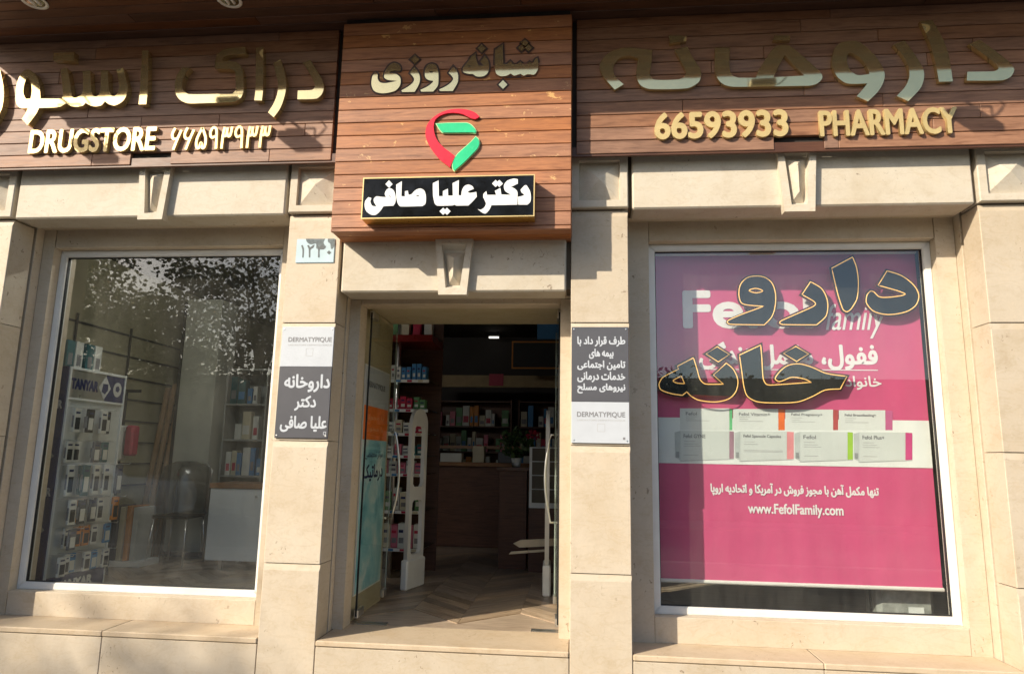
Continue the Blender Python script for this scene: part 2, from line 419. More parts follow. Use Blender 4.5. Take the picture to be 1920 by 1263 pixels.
def stone_course(z0, z1, x0, x1, par):
    """one block of a pilaster, with a wide chamfer along its upper edge"""
    bm = bmesh.new(); c = 0.012
    pr = [(0.0, z0), (0.0, z1-0.045), (0.009, z1-0.003), (0.205, z1-0.003), (0.205, z0)]
    a = [bm.verts.new((x0, y, z)) for y, z in pr]; b = [bm.verts.new((x1, y, z)) for y, z in pr]
    n = len(pr); bm.faces.new(a); bm.faces.new(b[::-1])
    for i in range(n): bm.faces.new((a[i], b[i], b[(i+1) % n], a[(i+1) % n]))
    e = [ed for ed in bm.edges if abs(ed.verts[0].co.y) < 1e-4 and abs(ed.verts[1].co.y) < 1e-4 and abs(ed.verts[0].co.x-ed.verts[1].co.x) < 1e-4]
    bmesh.ops.bevel(bm, geom=e, offset=0.004, segments=1, affect='EDGES')
    return obj('stone_block', bm, STONE, par)
JZ = [0.0, 0.89, 1.69, 2.505, 3.292]
for x0, x1 in PIL:
    p = empty_part('pilaster', ((x0+x1)/2, 0.2, 0), BLD)
    obj('core', B(x0+0.04, x1-0.04, 0.014, WB, 0, 4.9), GROUT, p)
    obj('reveal_stone', B(x0+0.0005, x1-0.0005, 0.234, WB, 0, 3.32, 0.003), STONE, p)
    for z0, z1 in zip(JZ, JZ[1:]): stone_course(z0+0.002 if z0 else 0, z1, x0, x1, p)
    # diamond block: raised frame, sunk field and a blunt pyramid
    zb, zt, yf = 3.302, 3.695, -0.034
    bm = bmesh.new(); fr = 0.052
    xo = (x0-0.002, x1+0.002)
    def ring(xa, xb, za, zb_, y): return [bm.verts.new(q) for q in ((xa, y, za), (xb, y, za), (xb, y, zb_), (xa, y, zb_))]
    R0 = ring(*xo, zb, zt, 0.2); R1 = ring(*xo, zb, zt, yf+0.006); R1b = ring(xo[0]+0.006, xo[1]-0.006, zb+0.006, zt-0.006, yf)
    R2 = ring(x0+fr, x1-fr, zb+fr, zt-fr, yf); R3 = ring(x0+fr+0.004, x1-fr-0.004, zb+fr+0.004, zt-fr-0.004, yf+0.034)
    ap = bm.verts.new(((x0+x1)/2, yf-0.022, (zb+zt)/2))
    for A, C in ((R0, R1), (R1, R1b), (R1b, R2), (R2, R3)):
        for i in range(4): bm.faces.new((A[i], A[(i+1) % 4], C[(i+1) % 4], C[i]))
    for i in range(4): bm.faces.new((R3[i], R3[(i+1) % 4], ap))
    bm.faces.new(R0[::-1]); obj('diamond_block', bm, STONEL, p)

def keystone(xc, wt, wb, z0, z1, par):
    """tapering keystone with a sunk panel and a faceted wedge in it"""
    ks = empty_part('keystone', (xc, 0, z0), par); yf = -0.078
    bm = bmesh.new()
    def ring(a, b, za, zc, y): return [bm.verts.new(q) for q in ((xc-b, y, za), (xc+b, y, za), (xc+a, y, zc), (xc-a, y, zc))]
    f = 0.048
    R0 = ring(wt, wb, z0, z1, -0.01); R1 = ring(wt, wb, z0, z1, yf); R2 = ring(wt-f, wb-f, z0+f, z1-f*1.3, yf); R3 = ring(wt-f-0.006, wb-f-0.006, z0+f+0.02, z1-f*1.3-0.03, yf+0.045)
    for A, C in ((R0, R1), (R1, R2), (R2, R3)):
        for i in range(4): bm.faces.new((A[i], A[(i+1) % 4], C[(i+1) % 4], C[i]))
    bm.faces.new(R3); bm.faces.new(R0[::-1]); obj('keystone_frame', bm, STONEL, ks)
    bm = bmesh.new(); a, b = wt-f-0.014, wb-f-0.012; za, zc = z0+f+0.028, z1-f*1.3-0.05; y = yf+0.043
    R = [bm.verts.new(q) for q in ((xc-b, y, za), (xc+b, y, za), (xc+a, y, zc), (xc-a, y, zc))]
    t0 = bm.verts.new((xc+0.002, yf-0.008, za+0.06)); t1 = bm.verts.new((xc+0.002, yf-0.008, zc-0.05))
    for fa in ((R[0], R[1], t0), (R[1], R[2], t1, t0), (R[2], R[3], t1), (R[3], R[0], t0, t1)): bm.faces.new(fa)
    bm.faces.new(R[::-1]); obj('keystone_wedge', bm, STONEL, ks)

def lintel(x0, x1, z0, z1, kx, kt, kb, kz0, kz1):
    l = empty_part('lintel', ((x0+x1)/2, 0.1, z0), BLD)
    obj('lintel_slab', B(x0, x1, -0.030, 0.20, z0, z1, 0.011), STONEL, l)
    obj('lintel_backing', B(x0-0.03, x1+0.03, 0.035, WB, z0+0.03, z1), GROUT, l)
    obj('reveal_head', B(x0-0.03, x1+0.03, 0.234, WB-0.002, z0+0.026, z0+0.06), STONE, l)
    keystone(kx, kt, kb, kz0, kz1, l)
LZ = 3.288
lintel(-4.196, -2.105, LZ, 3.70, P(288, 350, -0.08)[0]-0.005, 0.128, 0.094, P(280, 411, -0.08)[1], 3.735)
lintel(0.362, 2.572, LZ, 3.70, P(1497, 340, -0.08)[0], 0.132, 0.098, P(1497, 396, -0.08)[1], 3.735)
lintel(-1.655, -0.088, 2.714, 3.10, P(850, 490, -0.08)[0], 0.133, 0.097, P(850, 552, -0.08)[1], 3.10)

# stone around the two shop windows, sills and plinth
def bay(x0, x1, fx0, fx1):
    fz0, fz1 = 0.585, 3.166
    s = empty_part('window_surround', ((x0+x1)/2, 0.25, 0.4), BLD)
    Yf = 0.31
    for a, b in ((x0+0.001, fx0), (fx1, x1-0.001)):
        bm = B(a, b, Yf, WB, 0.42, 3.32)
        e = [ed for ed in bm.edges if abs(ed.verts[0].co.y-Yf) < 1e-4 and abs(ed.verts[1].co.y-Yf) < 1e-4 and abs(ed.verts[0].co.x-ed.verts[1].co.x) < 1e-4
             and abs(ed.verts[0].co.x-(a if a < fx0 else b)) < 1e-4]
        bmesh.ops.bevel(bm, geom=e, offset=0.004, segments=1, affect='EDGES')
        obj('jamb_stone', bm, STONE, s)
    obj('head_stone', B(fx0+0.002, fx1-0.002, Yf+0.002, WB, fz1, 3.322, 0.006), STONE, s)
    n = 1
    for k in range(n):
        a = fx0+(fx1-fx0)*k/n; b = fx0+(fx1-fx0)*(k+1)/n
        obj('apron_stone', B(a+0.001, b-0.001, Yf+0.001, WB, 0.418, fz0, 0.004), STONE, s)
    obj('rear_lining', B(x0-0.3, x1+0.3, WB, WB+0.015, 3.17, 3.7), GROUT, s)
    # aluminium window
    wd = empty_part('shop_window', ((fx0+fx1)/2, 0.3, fz0), BLD)
    bw = 0.052; y0, y1 = 0.385, 0.449
    def mitre(pts):
        bm = bmesh.new(); prism(bm, pts, y0, y1); 
        bmesh.ops.bevel(bm, geom=[e for e in bm.edges if all(abs(v.co.y-y0) < 1e-4 for v in e.verts)], offset=0.006, segments=2, affect='EDGES')
        return bm
    g = 0.0006
    A = (fx0, fz0); Bc = (fx1, fz0); C = (fx1, fz1); D = (fx0, fz1)
    a, b, c, d = (fx0+bw, fz0+bw), (fx1-bw, fz0+bw), (fx1-bw, fz1-bw), (fx0+bw, fz1-bw)
    obj('frame_rail', mitre([(A[0]+g, A[1]), (Bc[0]-g, Bc[1]), (b[0]-g, b[1]), (a[0]+g, a[1])]), ALU, wd)
    obj('frame_rail', mitre([(d[0]+g, d[1]), (c[0]-g, c[1]), (C[0]-g, C[1]), (D[0]+g, D[1])]), ALU, wd)
    obj('frame_stile', mitre([(A[0], A[1]+g), (a[0], a[1]+g), (d[0], d[1]-g), (D[0], D[1]-g)]), ALU, wd)
    obj('frame_stile', mitre([(b[0], b[1]+g), (Bc[0], Bc[1]+g), (C[0], C[1]-g), (c[0], c[1]-g)]), ALU, wd)
    bm = bmesh.new()
    for q in ((a[0]-.004, a[0]+.006, a[1], d[1]), (b[0]-.006, b[0]+.004, b[1], c[1])): box(bm, q[0], q[1], 0.407, 0.432, q[2], q[3])
    for q in ((a[0]+.007, b[0]-.007, a[1]-.004, a[1]+.006), (a[0]+.007, b[0]-.007, d[1]-.006, d[1]+.004)): box(bm, q[0], q[1], 0.407, 0.432, q[2], q[3])
    obj('glazing_gasket', bm, BLACKM, wd)
    obj('pane', B(a[0], b[0], 0.415, 0.421, a[1], d[1]), GLASS, wd)
    # sill slabs and plinth panels
    n = 2
    for k in range(n):
        a0 = x0+0.003+(x1-x0-0.006)*k/n; b0 = x0+0.003+(x1-x0-0.006)*(k+1)/n
        obj('sill_slab', B(a0+0.0008, b0-0.0008, -0.006-0.001*(k % 2), 0.34, 0.384, 0.420, 0.006), STONE2, s)
        obj('plinth_panel', B(a0+0.0015, b0-0.0015, 0.001*(k % 2), 0.3, 0.0, 0.380, 0.003), STONE, s)
    obj('plinth_core', B(x0, x1, 0.012, WB, 0.0, 0.417), GROUT, s)
bay(-4.227, -2.075, -4.128, -2.250)
bay(0.332, 2.605, 0.500, 2.474)
# the shop floor's stone threshold
en = empty_part('entrance', (-0.87, 0.2, 0), BLD)
for k in range(1):
    a, b = -1.687, -0.058
    obj('threshold_slab', B(a+0.001, b-0.001, -0.008, 0.47, 0.384, 0.420, 0.007), STONE2, en)
    obj('plinth_panel', B(a+0.0015, b-0.0015, 0.001*k, 0.3, 0.0, 0.380, 0.003), STONE, en)
obj('plinth_core', B(-1.69, -0.055, 0.012, 0.47, 0.0, 0.416), GROUT, en)
# entrance lining: jambs, head, then the deep tiled passage
for a, b in ((-1.689, -1.612), (-0.133, -0.056)):
    bm = B(a, b, 0.300, 0.46, 0.4205, 2.735)
    obj('jamb_stone', bm, STONE, en)
obj('head_stone', B(-1.611, -0.134, 0.301, 0.46, 2.700, 2.745, 0.006), STONE, en)
for k, (z0, z1) in enumerate(((0.4205, 0.9), (0.9, 1.7), (1.7, 2.5), (2.5, 2.735))):
    obj('passage_tile', B(-1.72, -1.635, 0.462, 1.30, z0+0.001, z1-0.001), STONE_IN, en)
    obj('passage_tile', B(-0.105, -0.02, 0.462, 1.30, z0+0.001, z1-0.001), STONE_IN, en)
obj('passage_soffit', B(-1.634, -0.106, 0.462, 1.24, 2.738, 2.80), STONE_IN, en)

# glass door leaves, swung inwards
def leaf(x, y0, ln, ang, par):
    """leaf hinged at (x, y0), ang 0 = straight into the shop"""
    L = empty_part('glass_door', (x, y0, FZ), par)
    zb, zt = FZ+0.04, 2.685
    def put(name, bm, mat, sm=False):
        bmesh.ops.rotate(bm, verts=bm.verts, cent=(0, 0, 0), matrix=Matrix.Rotation(ang, 3, 'Z'))
        bmesh.ops.translate(bm, verts=bm.verts, vec=(x, y0, 0)); return obj(name, bm, mat, L, sm)
    put('pane', B(-0.005, 0.005, 0, ln, zb, zt), DGLASS)
    put('edge_seal', B(-0.006, 0.006, -0.012, -0.001, zb, zt), BLACKM)
    put('edge_seal', B(-0.004, 0.004, ln+0.001, ln+0.007, zb, zt), flat('pale_glass_edge', (0.50, 0.56, 0.50), 0.2))
    for z0, z1 in ((zb-0.012, zb+0.045), (zt-0.045, zt+0.015)):
        bm = bmesh.new(); box(bm, -0.016, 0.016, -0.01, 0.15, z0, z1, 0.005); put('patch_fitting', bm, STEEL)
    bm = bmesh.new(); box(bm, -0.014, 0.014, ln-0.11, ln-0.005, zb-0.012, zb+0.05, 0.004); put('floor_lock', bm, STEEL)
    hz = (1.08, 1.80); hy = ln-0.055
    for s in (-1, 1):
        pts = [(s*0.006, hy, hz[0])]
        for k in range(13):
            u = k/12; pts.append((s*(0.042+0.045*math.sin(math.pi*u)), hy, hz[0]+(hz[1]-hz[0])*u))
        pts.append((s*0.006, hy, hz[1])); put('handle', tube(bmesh.new(), pts, 0.011, 10), STEEL, True)
leaf(-1.590, 0.52, 0.86, math.radians(2), en)
leaf(-0.146, 0.52, 0.86, math.radians(3.5), en)
for x in (-1.56, -0.30):
    obj('floor_spring_plate', B(x-0.03, x+0.20, 0.475, 0.545, FZ-0.012, FZ+0.003), STEEL, en)
bm = lathe(bmesh.new(), [(0.0125, FZ), (0.0125, 2.6)], -0.118, 0.75, 10); obj('pull_rail', bm, flat('cream_metal', (0.62, 0.58, 0.45), 0.4), en, True)

# ---------------------------------------------------------------- timber fascia, signboard box and canopy
def planks(par, x0, x1, zlist, yf, yb, joints, mat, notch=None, lab=None):
    for r, (z0, z1) in enumerate(zlist):
        cuts = [x0]+sorted(c for c in joints[r % len(joints)] if x0+0.2 < c < x1-0.2)+[x1]
        for a, b in zip(cuts, cuts[1:]):
            segs = [(a, b)]
            if notch and z0 < notch[2]:
                segs = [(max(a, s), min(b, e)) for s, e in ((x0, notch[0]), (notch[1], x1)) if min(b, e)-max(a, s) > 0.02]
            for s, e in segs:
                dy = random.uniform(-0.0015, 0.0015)
                obj('plank', B(s+0.0012, e-0.0012, yf+dy, yb, z0+0.0022, z1-0.0022, 0.003), mat, par)
SOF = 4.655; FY = -0.14; BY = -0.27; PITCHZ = 0.0945
def rows(z0, z1):
    out = []; z = z0
    while z < z1-0.02: out.append((z, min(z+PITCHZ, z1))); z += PITCHZ
    return out
FB = 3.643
fa_l = empty_part('timber_fascia', (-3.1, -0.05, FB), BLD)
kx = P(288, 350, -0.08)[0]-0.005
planks(fa_l, -4.70, -1.745, rows(FB, SOF), FY, FY+0.03, [[-3.55, -2.2], [-2.9], [-3.9, -1.95], [-3.2, -2.6], [-3.63, -1.9]], WOODF, (kx-0.155, kx+0.15, FB+0.04))
fa_r = empty_part('timber_fascia', (1.4, -0.05, FB), BLD)
kx = P(1497, 340, -0.08)[0]
planks(fa_r, -0.02, 3.10, rows(FB, SOF), FY, FY+0.03, [[1.7], [0.9, 2.3], [1.25, 2.6], [0.7, 2.0], [1.5]], WOODF, (kx-0.16, kx+0.16, FB+0.04))
for f, a, b in ((fa_l, -4.70, -1.70), (fa_r, -0.05, 3.10)):
    obj('backing_board', B(a, b, FY+0.031, 0.034, FB+0.055, SOF), DARKGAP, f)
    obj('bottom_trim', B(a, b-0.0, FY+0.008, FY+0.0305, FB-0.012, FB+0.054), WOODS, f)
bx = empty_part('signboard_box', (-0.87, -0.1, 3.07), BLD)
BZ = 3.070
zr = [(BZ, BZ+0.028)]+[(BZ+0.028+PITCHZ*k, BZ+0.028+PITCHZ*(k+1)) for k in range(16)]
zr = [(a, min(b, SOF)) for a, b in zr if a < SOF-0.02]
planks(bx, -1.664, -0.052, zr, BY, BY+0.025, [[]], WOODB)
obj('carcass', B(-1.652, -0.065, BY+0.026, 0.03, BZ+0.03, SOF), DARKGAP, bx)
for xs in ((-1.666, -1.653), (-0.064, -0.051)):
    for z0, z1 in zr[1:]: obj('side_plank', B(xs[0], xs[1], BY+0.0255, 0.03, z0+0.003, z1-0.003, 0.002), WOODB, bx)
for k in range(3):
    y0 = BY+0.026+0.091*k; obj('underside_plank', B(-1.660, -0.056, y0+0.0015, y0+0.0895, BZ+0.004, BZ+0.0285, 0.003), WOODB, bx)

cp = empty_part('canopy', (-0.8, -0.3, SOF), BLD)
CX0, CX1, CD = -4.66, 6.0, -1.0
y = -0.201; k = 0
for row, (y0, y1) in enumerate([(CD+0.02+0.094*i, CD+0.02+0.094*(i+1)) for i in range(11)]):
    cuts = [CX0+0.01, -3.2+0.9*(row % 3), -0.4-0.6*(row % 2), 2.3+0.5*(row % 2), CX1]
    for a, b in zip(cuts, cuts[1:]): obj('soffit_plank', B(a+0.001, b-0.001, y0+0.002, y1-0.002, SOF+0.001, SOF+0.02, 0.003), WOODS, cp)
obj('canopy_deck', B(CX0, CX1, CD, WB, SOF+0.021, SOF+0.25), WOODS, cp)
for a, b in ((CX0, -1.4), (-1.4, 2.1), (2.1, CX1)):
    obj('front_lip', B(a+0.001, b-0.001, CD-0.022, CD+0.018, SOF-0.012, SOF+0.25, 0.004), WOODF, cp)
# recessed round downlights in the soffit
def PZ(px, py, Z):
    d = ray(px, py); t = (Z-CAM.z)/d.z; q = CAM+d*t; return q.x, q.y
LENS = flat('lamp_reflector', (0.75, 0.72, 0.65), 0.12, 1.0, 0.1)
for px, py in ((65, 3), (430, 0), (1330, -22), (1790, -34), (880, -10)):
    lx, ly = PZ(px, py, SOF); ly = min(ly, -0.5)
    d = empty_part('downlight', (lx, ly, SOF), cp)
    bm = bmesh.new(); pr = [(0.083, SOF-0.001), (0.085, SOF-0.006), (0.070, SOF-0.009), (0.066, SOF-0.004), (0.052, SOF+0.0005)]
    n = 28; rg = [[bm.verts.new((lx+math.cos(2*math.pi*j/n)*r, ly+math.sin(2*math.pi*j/n)*r, z)) for j in range(n)] for r, z in pr]
    for A, C in zip(rg, rg[1:]):
        for j in range(n): bm.faces.new((A[j], A[(j+1) % n], C[(j+1) % n], C[j]))
    obj('trim_ring', bm, ALU, d, True)
    bm = lathe(bmesh.new(), [(0.064, SOF-0.003), (0.030, SOF-0.0008)], lx, ly, 16); obj('reflector', bm, LENS, d)
    bm = bmesh.new()
    for s in (-0.02, 0.02): tube(bm, [(lx+s, ly-0.035, SOF-0.006), (lx+s, ly+0.035, SOF-0.006)], 0.008, 8)
    obj('lamp_tube', bm, WHITEA, d, True)
# upper wall and roof shell so that the shop is closed
obj('upper_wall', B(-9, 9, 0.035, WB, SOF+0.25, 9.5), STONE, BLD)
obj('wall_infill', B(-4.60, 2.99, 0.45, WB-0.005, 3.325, SOF+0.25), GROUT, BLD)
for a, b in ((-9, -4.617), (2.994, 9)): obj('side_wall', B(a, b, 0.05, WB, 0, SOF+0.25), STONE, BLD)

# floodlights clamped under the canopy's front edge; they throw the wedge shadows on the fascia
FLB = flat('floodlight_casing', (0.05, 0.05, 0.05), 0.45)
for k, (px, py, lab) in enumerate(((577, 283, 'black floodlight under the canopy edge nearest the timber signboard box'), (196, 305, 'black floodlight at the left end of the canopy edge'),
                                (1850, 245, 'black floodlight under the canopy edge above the right-hand pilaster'))):
    xs, zs = P(px, py, FY); yl = -1.24; t = -yl+FY
    fx, fz = xs-1.03*t, zs+0.80*t
    f = thing('floodlight', (fx, yl, fz), lab, 'floodlight', 'floodlights under the canopy edge')
    bm = box(bmesh.new(), fx-0.10, fx+0.10, yl-0.02, yl+0.14, fz, fz+0.055, 0.008); obj('casing', bm, FLB, f)
    bm = box(bmesh.new(), fx-0.09, fx+0.09, yl-0.01, yl+0.13, fz-0.004, fz-0.0005); obj('lens', bm, flat('floodlight_lens', (0.6, 0.6, 0.55), 0.15), f)
    bm = tube(bmesh.new(), [(fx-0.105, yl+0.06, fz+0.03), (fx-0.107, yl+0.06, fz+0.12), (fx+0.107, yl+0.06, fz+0.12), (fx+0.105, yl+0.06, fz+0.03)], 0.007, 6)
    tube(bm, [(fx, yl+0.06, fz+0.12), (fx, CD-0.02, fz+0.12)], 0.010, 6); obj('bracket', bm, FLB, f)
    pts = [(fx+0.05+0.16*u, yl+0.08, fz+0.05-0.05*math.sin(math.pi*u)+0.06*u) for u in (0, .15, .3, .45, .6, .75, .9, 1)]
    pts.append((fx+0.22, CD-0.02, fz+0.16)); obj('cable', tube(bmesh.new(), pts, 0.006, 6), BLACKM, f)
# ================================================================ lettering signs
C = 1
def gold_word(name, label, letters, origin, scale, yf, yb, mat, mname='letter', off=0.0):
    L0 = traced(letters[0], origin[0] if isinstance(origin, list) else origin, scale[0] if isinstance(scale, list) else scale, yf)
    t = thing(name, (L0[0][0][0], yb, L0[0][0][1]), label, 'sign')
    for k, lp in enumerate(letters):
        og = origin[k] if isinstance(origin, list) else origin; sc = scale[k] if isinstance(scale, list) else scale
        me = curve_mesh(mname, traced(lp, og, sc, yf), yf, yb, off); link(mname, me, t, mat)
    return t
YB = FY-0.0015
A = (0, 70); S6 = 6.0; Bo = (310, 70)
left_letters = [
 ([[(1545,290,C),(1630,255,C),(1700,370),(1765,480),(1782,560),(1760,640),(1700,690),(1485,698,C),(1490,600,C),(1650,592),(1682,560),(1670,500),(1620,400)]], Bo),
 ([[(1215,290,C),(1295,250,C),(1340,400),(1358,560),(1330,700),(1285,810),(1218,900,C),(1155,845,C),(1220,740),(1262,620),(1265,500),(1240,400)]], Bo),
 ([[(1020,120,C),(1100,110,C),(1100,580),(1085,712,C),(1000,710,C),(1015,580)]], Bo),
 ([[(195,340,C),(130,430),(108,540),(112,620),(160,700),(250,742),(400,742),(760,728),(840,690),(875,620),(878,500),(870,390),(840,310),(780,275),(640,268,C),(655,230),(710,202),(900,188,C),(900,112,C),(680,130),(590,190),(562,280),(560,355,C),(740,360),(785,390),(790,460),(790,590),(750,635),(600,638),(260,640),(205,600),(190,520),(220,420),(280,345,C)]], Bo),
 ([[(1600,150,C),(1668,150,C),(1662,580),(1645,755,C),(1558,755,C),(1575,580)]], A),
 ([[(330,365),(400,420),(440,520),(452,640),(455,690,C),(690,690,C),(712,660,C),(700,540),(680,360,C),(755,345,C),(790,520),(805,650),(830,680),(870,675),(920,640),(935,560),(930,380,C),(1015,375,C),(1025,590),(1050,660),(1090,665),(1130,600),(1135,370,C),(1215,375,C),(1225,600),(1260,660),(1300,655),(1335,600),(1340,540),(1310,365,C),(1385,345,C),(1435,560),(1425,640),(1380,720),(1290,768),(1220,750),(1180,720,C),(1140,765),(1060,778),(990,755),(965,735,C),(930,770),(860,782),(790,770),(742,742,C),(690,775),(630,790),(440,795,C),(400,870),(310,990,C),(245,920,C),(295,840),(310,798,C),(230,795),(185,750),(172,640),(190,520),(230,420),(280,368)],
   [(310,455),(345,500),(358,600),(345,690,C),(290,690),(262,620),(275,520)]], A),
 ([[(605,175,C),(835,165,C),(830,265,C),(598,260,C)]], A),
 ([[(-84,372,C),(0,366,C),(36,540),(42,660),(18,810),(-72,972),(-180,1080,C),(-240,1008,C),(-132,888),(-60,750),(-54,600)]], A)]
gold_word('letter_sign', 'large polished gold Persian words for drugstore on the left timber fascia', [l for l, o in left_letters], [o for l, o in left_letters], [6.0]*8, FY-0.052, YB, GOLD)
c6, c7 = (1110, 50), (1520, 40)
right_letters = [
 ([[(1425,205,C),(1520,165,C),(1650,260),(1780,360),(1832,430),(1800,500),(1720,532),(1405,535,C),(1410,455,C),(1650,450),(1690,430),(1680,400),(1600,330)]], c7, 4.8),
 ([[(985,0,C),(1095,-10,C),(1190,160),(1245,320),(1280,542,C),(1155,545,C),(1125,380),(1075,200)]], c7, 4.8),
 ([[(745,210,C),(845,175,C),(930,290),(1010,420),(1022,500),(990,600),(880,720,C),(775,672,C),(850,590),(888,500),(880,410),(830,310)]], c7, 4.8),
 ([[(415,675,C),(480,600),(510,560,C),(330,560),(240,500),(195,400),(200,300),(240,215),(330,180),(440,190),(560,290),(640,400),(667,480),(650,560),(600,640),(515,722,C)],
   [(345,285),(420,310),(490,380),(530,475,C),(420,485),(360,440),(328,370)]], c7, 4.8),
 ([[(1341,90,C),(1368,90,C),(1368,128),(1374,142),(1385,146,C),(1418,146,C),(1419,138,C),(1445,97),(1456,87),(1474,84),(1490,93),(1538,135),(1542,146),(1532,157),(1518,161,C),(1376,163),(1358,159),(1346,148),(1341,130)],
   [(1471,104,C),(1508,142,C),(1450,145,C)]], (0, 0), 1.0),
 ([[(1452,67,C),(1481,67,C),(1482,76,C),(1450,76,C)]], (0, 0), 1.0),
 ([[(205,568,C),(110,460),(70,380),(80,320),(140,245),(240,200),(340,190),(440,200),(545,215,C),(535,330),(522,430),(560,478),(780,475),(838,445),(845,400),(800,310),(745,210,C),(860,180,C),(900,270),(960,360),(985,420),(960,500),(860,555),(520,562),(440,530),(400,450),(405,360),(420,290,C),(350,268),(260,280),(200,335),(190,400),(220,460),(285,520,C)]], c6, 4.8),
 ([[(692,80,C),(850,85,C),(850,132,C),(700,152,C)]], c6, 4.8)]
gold_word('letter_sign', 'large polished gold Persian word for pharmacy on the right timber fascia', [l for l, o, s in right_letters], [o for l, o, s in right_letters], [s for l, o, s in right_letters], FY-0.036, YB, GOLD)

def font_sign(label, s, R, yf, yb, mat, bold):
    t = thing('letter_sign', (R[0], yb, R[2]), label, 'sign')
    for q in fit_text(s, R):
        obj('letter', join_meshes('letter', bold_meshes(q, yf, yb, bold)), mat, t)
    return t
font_sign('gold capital letters reading DRUGSTORE on the left fascia', 'DRUGSTORE', rect(57, 291, 242, 284, FY-0.027), FY-0.029, YB, GOLDS, 0.006)
font_sign('gold Latin digits of the phone number on the right fascia', '66593933', rect(1229, 1476, 210, 257, FY-0.025), FY-0.026, YB, GOLDS, 0.0075)
font_sign('gold capital letters reading PHARMACY on the right fascia', 'PHARMACY', rect(1538, 1795, 205, 252, FY-0.025), FY-0.026, YB, GOLDS, 0.0055)
# Persian digits ۶۶۵۹۳۹۳۳, drawn as strokes in a unit cell
DIG = {'6': [[(0.30,1.0),(0.10,0.72),(0.24,0.50),(0.58,0.52)], [(0.86,0.90),(0.60,0.50),(0.32,0.0)]],
       '5': [[(0.50,0.98),(0.86,0.50),(0.84,0.12),(0.64,0.06),(0.50,0.30),(0.36,0.06),(0.14,0.12),(0.12,0.48),(0.50,0.98)]],
       '9': [[(0.70,0.60),(0.30,0.52),(0.14,0.74),(0.34,0.97),(0.62,0.90),(0.70,0.60)], [(0.70,0.62),(0.76,0.0)]],
       '3': [[(0.26,0.98),(0.16,0.60),(0.14,0.0)], [(0.16,0.62),(0.34,0.56),(0.46,0.64),(0.50,0.95)], [(0.50,0.70),(0.62,0.56),(0.80,0.60),(0.90,0.98)]]}
def stroke_mesh(paths, x0, z0, w, h, r, yf, yb):
    ms = []
    for k, pth in enumerate(paths):
        pts = [Vector((x0+a*w, z0+b*h)) for a, b in pth]
        sm = []
        for i in range(len(pts)-1):
            p0, p1, p2, p3 = pts[max(i-1, 0)], pts[i], pts[i+1], pts[min(i+2, len(pts)-1)]
            for j in range(5):
                u = j/5; sm.append(0.5*((2*p1)+(p2-p0)*u+(2*p0-5*p1+4*p2-p3)*u*u+(3*p1-p0-3*p2+p3)*u**3))
        sm.append(pts[-1]); Lf, Rt = [], []
        for i, p in enumerate(sm):
            d = (sm[min(i+1, len(sm)-1)]-sm[max(i-1, 0)]).normalized(); nrm = Vector((-d.y, d.x)); Lf.append(p+nrm*r); Rt.append(p-nrm*r)
        bm = bmesh.new(); fr = [[bm.verts.new((q.x, y, q.y)) for q in s] for s in (Lf, Rt) for y in (yf-0.0006*k, yb)]
        for i in range(len(sm)-1):
            for a, b in ((0, 2), (1, 0), (2, 3), (3, 1)): bm.faces.new((fr[a][i], fr[a][i+1], fr[b][i+1], fr[b][i]))
        for i in (0, -1): bm.faces.new((fr[0][i], fr[2][i], fr[3][i], fr[1][i]))
        me = bpy.data.meshes.new('s'); bm.to_mesh(me); bm.free(); ms.append(me)
    return join_meshes('letter', ms)
R = rect(319, 508, 238, 279, FY-0.027); n = 8
t = thing('letter_sign', (R[0], YB, R[2]), 'gold Persian digits of the phone number on the left fascia', 'sign')
for k, ch in enumerate('66593933'):
    wc = (R[1]-R[0])/n; obj('letter', stroke_mesh(DIG[ch], R[0]+wc*k+0.006, R[2], wc*0.92, R[3]-R[2], 0.0092, FY-0.029, YB), GOLDS, t)

